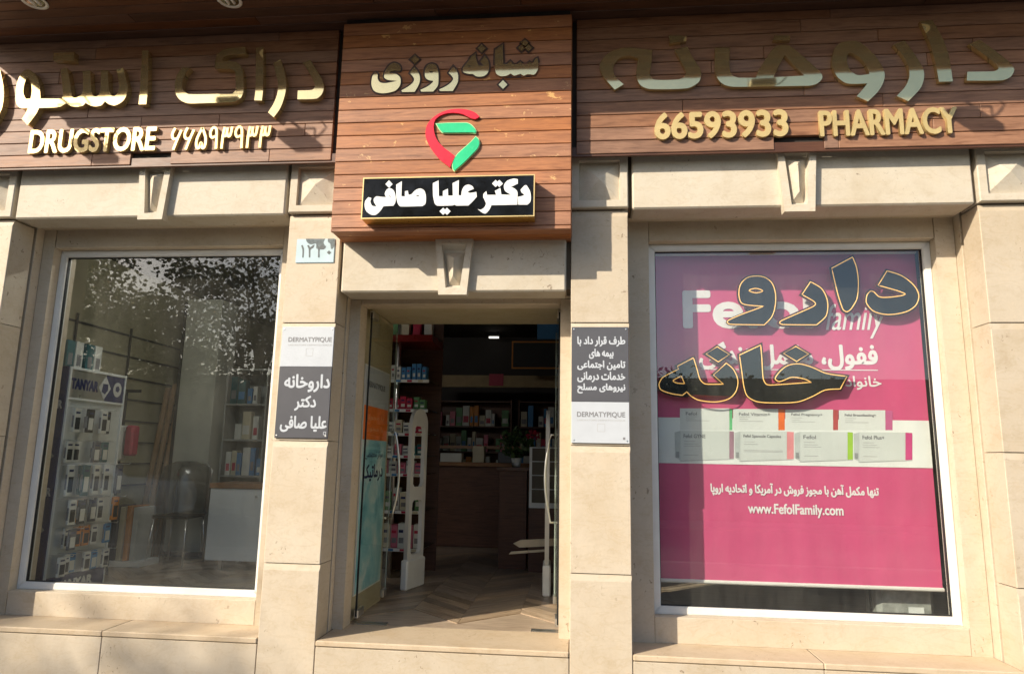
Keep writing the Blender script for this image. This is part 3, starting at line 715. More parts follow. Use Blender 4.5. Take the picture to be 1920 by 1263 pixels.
# open-day-and-night sign: mirror gold letters on dark brown backing
z1 = (680, 60); s1 = 5.3333
dia = lambda cx, cy, rx, ry: [(cx, cy-ry, C), (cx+rx, cy, C), (cx, cy+ry, C), (cx-rx, cy, C)]
sh = [
 [[(130,405,C),(150,420),(150,470),(175,505),(230,512),(300,500),(345,490,C),(250,480),(215,455),(225,400),(260,340),(310,310),(365,330),(382,365),(370,390),(330,385),(280,395),(265,410,C),(330,420),(370,450),(380,490),(370,540),(330,585),(260,608),(180,613),(115,590),(88,530),(95,450),(115,415)]],
 [[(515,352,C),(545,385),(570,440),(572,490),(555,540),(520,600,C),(395,602,C),(387,585,C),(450,550),(500,510),(515,475),(505,450),(472,412,C)]],
 [dia(522, 276, 45, 42)],
 [[(690,318),(735,335),(755,400),(758,480),(750,540),(705,597,C),(585,598,C),(577,580,C),(650,545),(700,505),(705,490,C),(655,480),(625,450),(622,390),(640,340)], [(665,400),(685,392),(708,400),(685,410)]],
 [[(905,345,C),(940,390),(955,440),(948,510),(900,592,C),(772,592,C),(766,575,C),(830,545),(885,505),(905,470),(890,440),(860,410,C)]],
 [[(1000,385),(1010,350),(1060,290),(1075,260),(1125,218,C),(1140,290),(1160,338,C),(1212,338,C),(1175,297,C),(1220,237,C),(1255,290),(1265,350),(1250,410),(1210,443),(1140,446),(1100,420,C),(1060,420),(1010,405)], [(1050,347,C),(1070,327,C),(1082,350,C)]],
 [dia(1190, 166, 42, 40)],
 [[(1325,175,C),(1400,128,C),(1408,322,C),(1440,325,C),(1475,292,C),(1508,326,C),(1540,326,C),(1575,297,C),(1606,326,C),(1640,326,C),(1668,300,C),(1700,322,C),(1725,275),(1747,262,C),(1757,320),(1750,380),(1715,428),(1670,424),(1640,426),(1610,438),(1580,420,C),(1550,428),(1515,438),(1480,417,C),(1440,438),(1380,443),(1335,415),(1320,330)]],
 [dia(1403, 527, 44, 44)], [dia(1622, 112, 36, 34)], [dia(1588, 161, 36, 34)], [dia(1660, 161, 36, 34)]]
t = gold_word('letter_sign', 'mirror gold Persian words for day and night service on the timber signboard box', sh, z1, s1, BY-0.012, BY-0.0065, GOLD)
for lp in sh:
    link('letter_backing', curve_mesh('letter_backing', traced(lp[:1], z1, s1, BY-0.006), BY-0.0062, BY-0.0018, 0.011), t, BROWNE)

# ribbon logo
zl = (780, 190); slg = 9.02
t = thing('ribbon_logo', (-0.87, BY, 3.5), 'red and green ribbon shaped emblem on the timber signboard box', 'emblem')
red = [(1075,260,C),(1000,195),(880,148),(720,132),(560,147),(400,205),(270,295),(190,400),(162,520),(175,640),(230,760),(320,890),(430,1010),(580,1122,C),(600,1060),(660,932,C),(600,880),(480,790),(380,690),(330,600),(305,500),(300,400),(330,310),(420,240),(520,207),(640,197),(780,217),(930,288),(1010,300)]
g1 = [(332,378,C),(500,366),(850,362),(920,385),(990,450),(1022,510),(1010,548,C),(940,538),(450,538),(400,490)]
g2 = [(1010,592,C),(1060,640),(1080,720),(1050,800),(960,900),(800,1060),(650,1188,C),(620,1150),(612,1070),(640,980),(700,890),(830,770),(930,680)]
link('red_ribbon', curve_mesh('red_ribbon', traced([red], zl, slg, BY-0.014), BY-0.0165, BY-0.0015), t, REDG)
for g in (g1, g2):
    link('green_backing', curve_mesh('green_backing', traced([g], zl, slg, BY-0.012), BY-0.0125, BY-0.0015, 0.0015), t, GREENE)
    link('green_ribbon', curve_mesh('green_ribbon', traced([g], zl, slg, BY-0.014), BY-0.0185, BY-0.0128, -0.004), t, GREENG)

# black name box
X0, X1, Z0, Z1 = -1.418, -0.284, 3.116, 3.399; NY = BY-0.12
t = thing('name_box_sign', ((X0+X1)/2, BY-0.05, Z0), 'black box sign with gold edge and white Persian name lettering', 'sign')
obj('box_body', B(X0+0.002, X1-0.002, NY+0.0035, BY-0.0025, Z0+0.002, Z1-0.002), GOLDB, t)
bm = bmesh.new(); e = 0.007
for q in ((X0, X1, Z0, Z0+e), (X0, X1, Z1-e, Z1), (X0, X0+e, Z0+e, Z1-e), (X1-e, X1, Z0+e, Z1-e)): box(bm, q[0], q[1], NY-0.002, NY+0.0032, q[2], q[3])
obj('gold_edge', bm, GOLDS, t)
obj('black_face', B(X0+e, X1-e, NY-0.0005, NY+0.0032, Z0+e, Z1-e), BLACKG, t)
z2 = (670, 320)
nm = [
 [[(330,175),(365,200),(382,260),(378,320),(360,350,C),(260,355,C),(230,400),(185,440),(140,440),(90,405),(72,350),(80,300),(110,265,C),(140,272,C),(130,310),(150,350),(192,357,C),(165,310),(165,280),(190,257),(240,262),(288,264,C),(274,235),(282,205),(305,180)], [(318,237,C),(338,265,C),(322,260,C)]],
 [dia(316, 134, 36, 38)],
 [[(388,140,C),(445,105,C),(440,255,C),(474,258,C),(476,205,C),(505,200,C),(512,242,C),(540,235),(580,195),(630,178),(670,200),(686,260),(680,330),(650,354,C),(430,357),(405,330),(390,270)], [(580,256,C),(605,244),(625,254,C)]],
 [[(755,125,C),(812,98,C),(815,255,C),(855,255,C),(855,205,C),(905,180,C),(908,250,C),(955,250,C),(952,125,C),(1015,95,C),(1012,246,C),(1040,248,C),(1045,200),(1070,155),(1110,140),(1150,155),(1165,182,C),(1120,200),(1100,216,C),(1130,222),(1190,212,C),(1195,260,C),(1150,310),(1110,348,C),(990,350,C),(970,340,C),(950,348,C),(800,350),(775,330),(757,250)]],
 [dia(858, 406, 36, 36)], [dia(896, 406, 36, 36)],
 [[(1205,385,C),(1235,390),(1270,365),(1285,330),(1275,300),(1258,265,C),(1262,230),(1290,205,C),(1298,242,C),(1388,242,C),(1375,202,C),(1430,172,C),(1440,238,C),(1540,242,C),(1480,205),(1466,170),(1470,135),(1500,100),(1560,80),(1605,85,C),(1605,130,C),(1560,150),(1535,162,C),(1575,180),(1600,210),(1602,260),(1600,340,C),(1340,345,C),(1320,390),(1280,428),(1250,420)]],
 [dia(1383, 128, 36, 36)], [dia(1420, 128, 36, 36)],
 [[(1632,190,C),(1670,150),(1690,145),(1725,200),(1735,250),(1730,310),(1700,340,C),(1610,340,C),(1606,262,C),(1650,252),(1672,240,C),(1640,215)]]]
for k, lp in enumerate(nm):
    link('letter', curve_mesh('letter', traced(lp, z2, s1, NY-0.005), NY-0.0045-0.0004*(k % 2), NY-0.0006), t, WHITEA)

# ---------------------------------------------------------------- plaques on the pilasters and the house number
def frame_lines(name, R, wd, Y, mat, par):
    bm = bmesh.new(); x0, x1, z0, z1 = R
    for q in ((x0, x1, z0, z0+wd), (x0, x1, z1-wd, z1), (x0, x0+wd, z0+wd, z1-wd), (x1-wd, x1, z0+wd, z1-wd)): box(bm, q[0], q[1], Y-0.0005, Y, q[2], q[3])
    return obj(name, bm, mat, par)
t = thing('wall_plaque', (-1.875, -0.01, 1.705), 'tall plaque left of the entrance, white above and grey below', 'plaque')
zm = P(573, 687, -0.013)[1]
obj('grey_panel', B(-2.062, -1.688, -0.013, -0.001, 1.706, zm-0.001, 0.002), GREYS, t)
obj('white_panel', B(-2.062, -1.688, -0.013, -0.001, zm, 2.474, 0.002), WHITES, t)
Yp = -0.0132
lettering('brand_line', 'DERMATYPIQUE', rect(541, 622, 632, 642, Yp), Yp, GREYT, t, bold=0.0009)
lettering('small_line', 'LABORATOIRE DERMATOLOGIQUE', rect(541, 622, 645, 648.5, Yp), Yp, PALET, t)
frame_lines('square_mark', rect(573.5, 587, 652.5, 667, Yp), 0.0025, Yp, PALET, t)
lettering('name_line', 'داروخانه', rect(534, 618, 702, 734, Yp), Yp, WHITES, t, True, 0.0035)
lettering('name_line', 'دکتر', rect(553, 592, 742, 769, Yp), Yp, WHITES, t, True, 0.003)
lettering('name_line', 'علیا صافی', rect(526, 612, 780, 809, Yp), Yp, WHITES, t, True, 0.0032)
frame_lines('square_mark', rect(606, 611, 809, 815, Yp), 0.003, Yp, WHITES, t)
t = thing('wall_plaque', (0.14, -0.01, 1.705), 'tall plaque right of the entrance, grey above and white below', 'plaque')
zm = P(1125, 753, -0.013)[1]
obj('grey_panel', B(-0.049, 0.327, -0.013, -0.001, zm, 2.472, 0.002), GREYS, t)
obj('white_panel', B(-0.049, 0.327, -0.013, -0.001, 1.704, zm-0.001, 0.002), WHITES, t)
for s, a, b, y0, y1 in (('طرف قرار داد با', 1083, 1172, 631, 649), ('بیمه های:', 1105, 1150, 654, 672), ('تامین اجتماعی', 1083, 1172, 676, 693), ('خدمات درمانی', 1083, 1172, 697, 716), ('نیروهای مسلح', 1083, 1172, 719, 737)):
    lettering('text_line', s, rect(a, b, y0, y1, Yp), Yp, WHITES, t, True, 0.0022)
lettering('brand_line', 'DERMATYPIQUE', rect(1082, 1172, 772, 783, Yp), Yp, GREYT, t, bold=0.0009)
lettering('small_line', 'LABORATOIRE DERMATOLOGIQUE', rect(1082, 1172, 786, 789.5, Yp), Yp, PALET, t)
frame_lines('square_mark', rect(1120, 1134.5, 794, 809, Yp), 0.0025, Yp, PALET, t)
R = rect(1168, 1172.5, 819.5, 824, Yp); obj('corner_mark', B(R[0], R[1], Yp-0.0006, Yp, R[2], R[3]), GREYT, t)

def screws(par, xs, zs, Y):
    for x in xs:
        for z in zs:
            bm = bmesh.new(); n = 12; r_ = [[bm.verts.new((x+math.cos(2*math.pi*k/n)*r, y, z+math.sin(2*math.pi*k/n)*r)) for k in range(n)] for r, y in ((0.006, Y), (0.0055, Y-0.0016), (0.002, Y-0.0022))]
            for A_, C_ in zip(r_, r_[1:]):
                for k in range(n): bm.faces.new((A_[k], A_[(k+1) % n], C_[(k+1) % n], C_[k]))
            bm.faces.new(r_[-1]); obj('screw', bm, STEEL, par)
for pl in [o for o in bpy.data.objects if o.name.startswith('wall_plaque')]:
    cx_ = -1.875 if wpos(pl).x < -1 else 0.139
    screws(pl, (cx_-0.172, cx_+0.172), (1.722, 2.456), -0.0131)
t = thing('house_number_plate', (-1.866, -0.008, 2.934), 'pale blue enamel house number plate with worn upper edge', 'number plate')
PB = flat('pale_blue_enamel', (0.44, 0.56, 0.61), 0.3, var=0.06); PBW = flat('worn_enamel', (0.12, 0.15, 0.16), 0.7, var=0.3, scale=40)
obj('plate', B(-2.008, -1.725, -0.008, -0.001, 2.934, 3.112, 0.004), PB, t)
zp = (500, 280); sp = 6.0; Yn = -0.0082
blob1 = [(440,1005,C),(660,1005,C),(640,1050),(665,1100),(640,1125),(560,1115),(555,1060),(500,1070),(455,1045)]
blob2 = [(690,1005,C),(762,1005,C),(765,1060),(750,1110),(725,1120),(715,1060),(690,1040)]
for b in (blob1, blob2): link('worn_patch', curve_mesh('worn_patch', traced([b], zp, sp, Yn), Yn-0.0005, Yn), t, PBW)
for lp in ([(388,1082,C),(405,1075,C),(420,1120),(415,1215,C),(400,1218,C),(402,1130)],
           [(455,1082,C),(475,1075,C),(490,1100),(520,1078,C),(540,1072,C),(525,1105),(495,1125),(490,1215,C),(475,1215,C),(472,1120)],
           [(560,1082,C),(575,1075,C),(590,1100),(612,1080,C),(630,1078),(640,1095),(668,1085,C),(660,1110),(630,1125),(598,1125),(595,1215,C),(578,1215,C),(578,1120)],
           dia(702, 1160, 26, 24)):
    link('numeral', curve_mesh('numeral', traced([lp], zp, sp, Yn), Yn-0.0011, Yn-0.0002), t, flat('dark_slate_print', (0.07, 0.085, 0.09), 0.5))

# ================================================================ pink banner behind the right window
YP = 0.53
BX0, BX1 = P(1234, 800, YP)[0], P(1742, 800, YP)[0]
BZ1, BZ0 = P(1480, 478, YP)[1], P(1500, 1092, YP)[1]
t = thing('roll_banner', ((BX0+BX1)/2, YP, BZ0), 'pink printed advertising banner hanging behind the right shop window', 'banner')
bm = bmesh.new(); nx = 60
def wave(i): return YP+0.0012*math.sin(i*0.37)+0.0007*math.sin(i*1.13)
fr_ = [[bm.verts.new((BX0+(BX1-BX0)*i/nx, wave(i)+d, z)) for i in range(nx+1)] for d, z in ((0, BZ0), (0, BZ1), (0.002, BZ1), (0.002, BZ0))]
for i in range(nx):
    for a in range(4): bm.faces.new((fr_[a][i], fr_[a][i+1], fr_[(a+1) % 4][i+1], fr_[(a+1) % 4][i]))
for i in (0, nx): bm.faces.new([f_[i] for f_ in fr_])
obj('banner_cloth', bm, PINK, t)
L1, L2, L3, L4 = YP-0.0030, YP-0.0036, YP-0.0042, YP-0.0048
BW = flat('banner_white', (0.78, 0.80, 0.78), 0.45, var=0.04)
BWT = flat('banner_text_white', (0.80, 0.76, 0.77), 0.45, var=0.04)
def rp(x0, x1, y0, y1, mat, name, lay):
    q = rect(x0, x1, y0, y1, lay); return obj(name, B(q[0], q[1], lay-0.0004, lay, q[2], q[3]), mat, t)
obj('banner_rail', B(BX0-0.006, BX1+0.012, YP-0.012, YP+0.012, BZ0-0.026, BZ0, 0.008), ALU, t)
obj('banner_rail', B(BX0-0.006, BX1+0.012, YP-0.012, YP+0.012, BZ1, BZ1+0.03, 0.008), ALU, t)
q0 = P(1480, 785, L1)[1]; q1 = P(1480, 872, L1)[1]
obj('white_band', B(BX0, BX1, L1-0.0004, L1, q1, q0), BW, t)
box_o = (1220, 750); bs = 3.4286
def bpx(x, y): return box_o[0]+x/bs, box_o[1]+y/bs
BOXG = flat('printed_box_grey', (0.60, 0.63, 0.61), 0.5, var=0.06, scale=3); BOXG2 = flat('printed_box_white', (0.68, 0.70, 0.68), 0.5, var=0.05, scale=3); BOXS = flat('printed_box_side', (0.50, 0.53, 0.52), 0.5)
SHAD = flat('printed_shadow', (0.40, 0.42, 0.42), 0.6)
cols = {'green': (0.13, 0.48, 0.20), 'orange': (0.80, 0.16, 0.03), 'brick': (0.45, 0.07, 0.07), 'magenta': (0.55, 0.12, 0.28), 'mauve': (0.36, 0.20, 0.26), 'rose': (0.75, 0.28, 0.30), 'lime': (0.33, 0.55, 0.05), 'pink': (0.58, 0.06, 0.22)}
def strip(c): return flat('stripe_'+c, cols[c], 0.5)
def poly_px(pts, lay, mat, name):
    o = link(name, curve_mesh(name, [[P(*bpx(x, y), lay) for x, y in pts]], lay-0.0004, lay), t, mat); return o
tops = [(188, 505, 525, 'green', 'Fefol'), (530, 820, 862, 'orange', 'Fefol Vitamin+'), (866, 1172, 1205, 'brick', 'Fefol Pregnancy+'), (1210, 1508, 1555, 'magenta', 'Fefol Breastfeeding+')]
for k, (a, b, c, col, txt) in enumerate(tops):
    poly_px([(a, 52+k*4), (b, 52+k*4), (b, 192), (a, 192)], L2, BOXG2, 'printed_box')
    poly_px([(b+1, 53+k*4), (c, 55+k*4), (c, 192), (b+1, 192)], L2, strip(col), 'stripe')
    R = [*bpx(a+38, 76+k*4), *bpx(a+38+(70 if ' ' not in txt else 200), 96+k*4)]
    lettering('print_line', txt, rect(R[0], R[2], R[1], R[3], L3), L3, GREYT, t, bold=0.0006)
    for j, ln in enumerate((70, 55, 150)):
        x0, y0 = bpx(a+40, 103+j*13+k*4); rp(x0, x0+ln/bs, y0, y0+1.0, PALET, 'print_bar', L3)
bots = [(160, 505, 535, 'mauve', 'Fefol GYNE'), (545, 875, 920, 'rose', 'Fefol Spansule Capsules'), (930, 1265, 1300, 'lime', 'Fefol'), (1310, 1637, 1682, 'pink', 'Fefol Plus+')]
for k, (a, b, c, col, txt) in enumerate(bots):
    dy = k*3
    poly_px([(a-6, 206+dy), (a+32, 196+dy), (a+32, 386+dy), (a-4, 366+dy)], L3, BOXS, 'printed_box')
    poly_px([(a+32, 196+dy), (b, 198+dy), (b, 376+dy), (a+32, 386+dy)], L3, BOXG, 'printed_box')
    poly_px([(b+1, 198+dy), (c, 201+dy), (c, 374+dy), (b+1, 376+dy)], L3, strip(col), 'stripe')
    poly_px([(a+20, 388+dy), (a+34, 387+dy), (c, 377+dy), (c, 380+dy), (a+34, 392+dy)], L3, SHAD, 'printed_shadow')
    wt = 80 if txt == 'Fefol' else 140 if len(txt) < 12 else 240
    R = [*bpx(a+52, 218+dy), *bpx(a+52+wt, 242+dy)]
    lettering('print_line', txt, rect(R[0], R[2], R[1], R[3], L4), L4, GREYT, t, bold=0.0007)
    for j, (yy, ln) in enumerate(((262, 70), (278, 90), (318, 250) if k == 1 else (292, 110), (326, 250) if k == 1 else (350, 90))):
        x0, y0 = bpx(a+55, yy+dy); rp(x0, x0+ln/bs, y0, y0+1.1, PALET, 'print_bar', L4)
    for j in range(7):
        x0, y0 = bpx(a+4+j*3.0, 330+dy); rp(x0, x0+0.45, y0, y0+11, GREYT, 'bar_code_line', L4)
# headline
F1 = lettering('headline', 'Fefol', rect(1283, 1521, 546, 613, L1), L1, BWT, t, bold=0.012)
lettering('headline', 'family', rect(1548, 1660, 570, 634, L2), L2, BWT, t, bold=0.001, shear=0.35)
lettering('headline', 'ففول، مکمل زندگی', rect(1312, 1644, 642, 692, L1), L1, BWT, t, True, 0.006)
rp(1315, 1646, 692.0, 693.6, BWT, 'rule', L1)
lettering('headline', 'خانواده', rect(1573, 1652, 705, 730, L1), L1, BWT, t, True, 0.002)
lettering('text_line', 'تنها مکمل آهن با مجوز فروش در آمریکا و اتحادیه اروپا', rect(1333, 1647, 907, 931, L1), L1, BWT, t, True, 0.0026)
lettering('text_line', 'www.FefolFamily.com', rect(1403, 1581, 945, 969, L1), L1, BWT, t, bold=0.0022)

# ---------------------------------------------------------------- neon words in front of the banner
NEON = emit('warm_neon_tube', (1.0, 0.55, 0.16), 0.5)
NPL = flat('black_neon_plate', (0.010, 0.010, 0.009), 0.22, 0.0, 0.1, 0.22)
NRED = flat('dark_red_edge', (0.13, 0.012, 0.006), 0.3)
YN0, YN1 = 0.462, 0.471
za, zb_ = (1340, 470), (1220, 630); sn = 4.8
w1 = [
 [[(380,228),(460,245),(520,300),(548,400),(540,520),(510,600),(445,668,C),(140,662),(112,645),(125,625),(250,570),(360,530),(440,500,C),(300,490),(240,470),(218,400),(230,310),(290,245)], [(308,358),(370,340),(433,362),(370,380)]],
 [[(862,280,C),(960,340),(1005,420),(1018,500),(1000,590),(915,668,C),(610,664),(582,648),(600,630),(780,550),(880,505),(908,480),(890,455),(785,395,C)]],
 [[(1052,158,C),(1240,58,C),(1275,150),(1292,280),(1280,430),(1230,520),(1190,550),(1155,530),(1110,400)]],
 [[(1470,312,C),(1550,182,C),(1680,225),(1790,310),(1836,400),(1810,490),(1720,550),(1560,575),(1430,545),(1365,470),(1370,400),(1400,365),(1430,370),(1480,415),(1560,420),(1680,405),(1714,390),(1640,360)]]]
w2 = [
 [[(240,270,C),(385,195,C),(415,290),(445,390),(490,430),(655,432,C),(565,350,C),(680,242,C),(745,300),(785,400),(765,500),(700,565),(580,592),(430,575),(365,540),(325,500,C),(285,532,C),(180,515),(90,480),(75,430),(110,370),(250,297,C)], [(200,400),(275,358,C),(305,428,C),(230,420)]],
 [[(598,95,C),(708,165,C),(608,232,C),(498,160,C)]],
 [[(798,170,C),(990,80,C),(1000,200),(1012,380),(1040,432),(1090,440),(1445,415,C),(1380,385),(1270,370),(1190,400),(1150,408),(1120,380),(1170,310),(1240,262),(1340,250),(1450,280),(1580,335),(1765,362,C),(1705,475,C),(1570,485),(1460,540),(1330,590),(1150,600),(960,590),(870,540),(838,450),(820,320)]],
 [[(1305,92,C),(1420,160,C),(1312,228,C),(1195,155,C)]]]
for word, og, lab in ((w1, za, 'upper neon word in Persian with black letters and yellow outline'), (w2, zb_, 'lower neon word in Persian with black letters and yellow outline')):
    t = thing('neon_sign', (P(og[0]+100, og[1]+100, YN0)[0], YN0, P(og[0]+100, og[1]+130, YN0)[1]), lab, 'neon sign')
    for lp in word:
        tr = traced(lp, og, sn, YN0)
        link('red_plate', curve_mesh('red_plate', tr, YN1-0.004, YN1, 0.0155), t, NRED)
        link('black_plate', curve_mesh('black_plate', tr, YN0, YN1-0.0045, 0.009), t, NPL)
        bm = bmesh.new()
        for l in tr:
            pts = []; 
            for a, b in zip(l, l[1:]+l[:1]):
                if (Vector(a)-Vector(b)).length > 0.002: pts.append((a[0], YN0-0.003, a[1]))
            tube(bm, pts, 0.0034, 6, closed=True)
        obj('neon_tube', bm, NEON, t, True)
# ================================================================ inside the shop
RX0, RX1, RY0, RY1, RZ1 = -5.02, 3.7, 0.575, 7.0, 3.62
fl = structure('shop_floor', B(RX0, RX1, 0.471, RY1, 0.25, FZ-0.006), FLOORW)
# herringbone boards near the door and the left window
cw, st, cnt = 0.42, 0.155, 0
cells = []
for i in range(-10, 4):
    for j in range(-4, 24):
        x0 = -0.87+cw*i; yb = 0.47+st*j
        cells.append(((x0+cw/2+0.87)**2+(yb-0.3)**2, i, x0, yb))
for _, i, x0, yb in sorted(cells):
    if cnt >= 290 or x0 < -4.95: continue
    up = 1 if i % 2 == 0 else -1; g = 0.0016
    ya, yc = (yb, yb+cw) if up > 0 else (yb+cw, yb)
    pts = [(x0+g, ya+g), (x0+cw-g, yc+g), (x0+cw-g, yc+st-g), (x0+g, ya+st-g)]
    if min(p[1] for p in pts) < 0.472: continue
    bm = bmesh.new(); lo = [bm.verts.new((x, y, FZ-0.0055)) for x, y in pts]; hi = [bm.verts.new((x, y, FZ-0.0005)) for x, y in pts]
    bm.faces.new(hi)
    for k in range(4): bm.faces.new((lo[k], lo[(k+1) % 4], hi[(k+1) % 4], hi[k]))
    bmesh.ops.rotate(bm, verts=bm.verts, cent=(x0, yb, FZ), matrix=Matrix.Rotation(-math.radians(45)*up, 3, 'Z'))
    me = bpy.data.meshes.new('floor_board'); bm.normal_update(); bm.to_mesh(me); bm.free()
    o = link('floor_board', me, fl, FLOORW, (x0, yb, FZ)); o.rotation_euler = (0, 0, math.radians(45)*up); cnt += 1

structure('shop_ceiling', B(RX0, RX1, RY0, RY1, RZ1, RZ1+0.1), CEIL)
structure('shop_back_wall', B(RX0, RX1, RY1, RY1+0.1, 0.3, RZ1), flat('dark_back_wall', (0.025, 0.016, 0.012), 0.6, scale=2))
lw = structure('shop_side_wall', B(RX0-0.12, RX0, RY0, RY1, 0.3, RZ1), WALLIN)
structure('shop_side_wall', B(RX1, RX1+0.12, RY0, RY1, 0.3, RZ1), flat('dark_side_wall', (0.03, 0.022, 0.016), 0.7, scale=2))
structure('shop_partition', B(-1.735, -1.722, 0.56, 1.6, 0.3, RZ1), WALLIN)
structure('shop_partition', B(-0.018, -0.005, 0.56, 1.3, 0.3, RZ1), WALLIN)
structure('shop_partition', B(-2.6, -1.736, 1.58, 1.60, 0.3, RZ1), WALLIN)  # unseen return wall added to block sun coming through the left window
structure('shop_bulkhead', B(-1.72, -0.02, 1.242, 1.28, 2.742, RZ1), WALLIN)
# dark slats and uprights of the display wall at the left
bm = bmesh.new()
RAIL = flat('dark_rail', (0.05, 0.045, 0.035), 0.6)
for k in range(9):
    z = 2.86-0.235*k; obj('wall_slat', B(RX0+0.001, RX0+0.016, RY0+0.1, 6.2, z, z+0.018), RAIL, lw)
for yy in (1.75, 2.6, 3.6): obj('wall_upright', B(RX0+0.017, RX0+0.03, yy, yy+0.022, 0.5, 2.95), RAIL, lw)

BOOKC = [flat('carton_%s' % n, c, 0.5, scale=4) for n, c in (('teal', (0.02, 0.10, 0.11)), ('white', (0.60, 0.61, 0.57)), ('blue', (0.05, 0.20, 0.42)), ('red', (0.42, 0.02, 0.06)), ('amber', (0.55, 0.20, 0.02)), ('green', (0.10, 0.25, 0.10)), ('cream', (0.55, 0.50, 0.36)), ('pink', (0.55, 0.15, 0.22)))]
TEAL, CWHITE, CBLUE, CRED, CAMBER, CGREEN, CCREAM, CPINK = BOOKC

# ---------------- display stand with blue headers, close behind the left window
SX, SY0, SY1 = -4.12, 0.62, 1.34
t = thing('display_stand', (SX-0.1, 0.92, FZ), 'white peg display stand with navy and silver headers in the left window', 'display stand')
obj('side_panel', B(SX-0.36, SX, SY0, SY0+0.012, FZ, 2.27), NAVY, t, label='navy printed side panel')
obj('back_panel', B(SX-0.02, SX-0.005, SY0+0.013, SY1, FZ, 2.27), flat('stand_white', (0.55, 0.57, 0.55), 0.4, scale=3), t)
for y0, y1, z0, z1 in ((SY0+0.013, SY0+0.03, FZ, 2.27), (SY1-0.018, SY1, FZ, 2.27), (SY0+0.031, SY1-0.019, 2.25, 2.27), (SY0+0.031, SY1-0.019, 2.005, 2.02), (SY0+0.031, SY1-0.019, FZ, FZ+0.03)):
    obj('frame_bar', B(SX-0.004, SX+0.012, y0, y1, z0, z1), WHITEP, t)
def side_text(name, s, y0, y1, z0, z1, X, mat, par, bold=0.0, fa=False):
    """writing on a surface that faces +x, reading from near to far"""
    o = lettering(name, s, (y0, y1, z0, z1), 0.0, mat, par, fa, bold)
    me = o.data; loc = WPOS[o.name]
    for v in me.vertices:
        w_ = v.co+loc; v.co = Vector((X-w_.y, w_.x, w_.z))
    me.flip_normals(); c0 = Vector((X, (y0+y1)/2, (z0+z1)/2))
    for v in me.vertices: v.co -= c0
    o.location = c0-wpos(par); WPOS[o.name] = c0; return o
SILV = flat('silver_print', (0.36, 0.35, 0.29), 0.3, 0.4, scale=2)
hd = obj('header_panel', B(SX-0.004, SX+0.004, SY0+0.031, SY1-0.019, 2.021, 2.249), SILV, t)
obj('header_blue', B(SX+0.0045, SX+0.0055, 1.08, SY1-0.02, 2.022, 2.248), NAVY, hd)
def side_poly(name, pts, X, th, mat, par):
    bm = bmesh.new(); a = [bm.verts.new((X, y, z)) for y, z in pts]; b = [bm.verts.new((X+th, y, z)) for y, z in pts]; n = len(pts)
    bm.faces.new(a[::-1]); bm.faces.new(b)
    for k in range(n): bm.faces.new((a[k], a[(k+1) % n], b[(k+1) % n], b[k]))
    return obj(name, bm, mat, par)
PALE = flat('pale_silver_print', (0.55, 0.56, 0.55), 0.4)
side_poly('header_diamond', [(0.99, 2.135), (1.07, 2.035), (1.145, 2.135), (1.07, 2.235)], SX+0.006, 0.001, PALE, hd)
side_poly('header_diamond', [(1.03, 2.10), (1.075, 2.08), (1.11, 2.12), (1.105, 2.17), (1.04, 2.17)], SX+0.0075, 0.0008, NAVY, hd)
side_poly('header_badge', [(1.235+0.055*math.cos(a), 2.135+0.065*math.sin(a)) for a in [2*math.pi*k/20 for k in range(20)]], SX+0.006, 0.001, PALE, hd)
side_poly('header_badge', [(1.235+0.03*math.cos(a), 2.14+0.03*math.sin(a)) for a in [2*math.pi*k/5 for k in range(5)]], SX+0.0075, 0.0008, NAVY, hd)
side_text('header_lettering', 'TANYAR', 0.665, 0.98, 2.095, 2.175, SX+0.0045, NAVY, hd, 0.006)
ft = obj('foot_panel', B(SX-0.004, SX+0.014, SY0+0.031, SY1-0.019, FZ+0.035, FZ+0.19), NAVY, t)
side_text('foot_lettering', '@TANYAR', 0.66, 1.17, FZ+0.06, FZ+0.15, SX+0.0145, WHITEP, ft, 0.006)
lettering('side_lettering', 'TANYAR', (SX-0.28, SX-0.02, 1.93, 1.99), SY0-0.0005, PALET, t, bold=0.004)
lettering('side_lettering', 'TANYAR', (SX-0.28, SX-0.02, 1.24, 1.30), SY0-0.0005, PALET, t, bold=0.004)
for zc in (2.12, 1.55, 0.98):
    link('side_diamond', curve_mesh('d', [[(SX-0.18, zc-0.14), (SX-0.03, zc), (SX-0.18, zc+0.14), (SX-0.33, zc)]] if zc < 2 else [[(SX-0.14+0.085*math.cos(a), zc+0.085*math.sin(a)) for a in [2*math.pi*k/22 for k in range(22)]]], SY0-0.0012, SY0-0.0007), t, GREYT if zc < 2 else PALET)
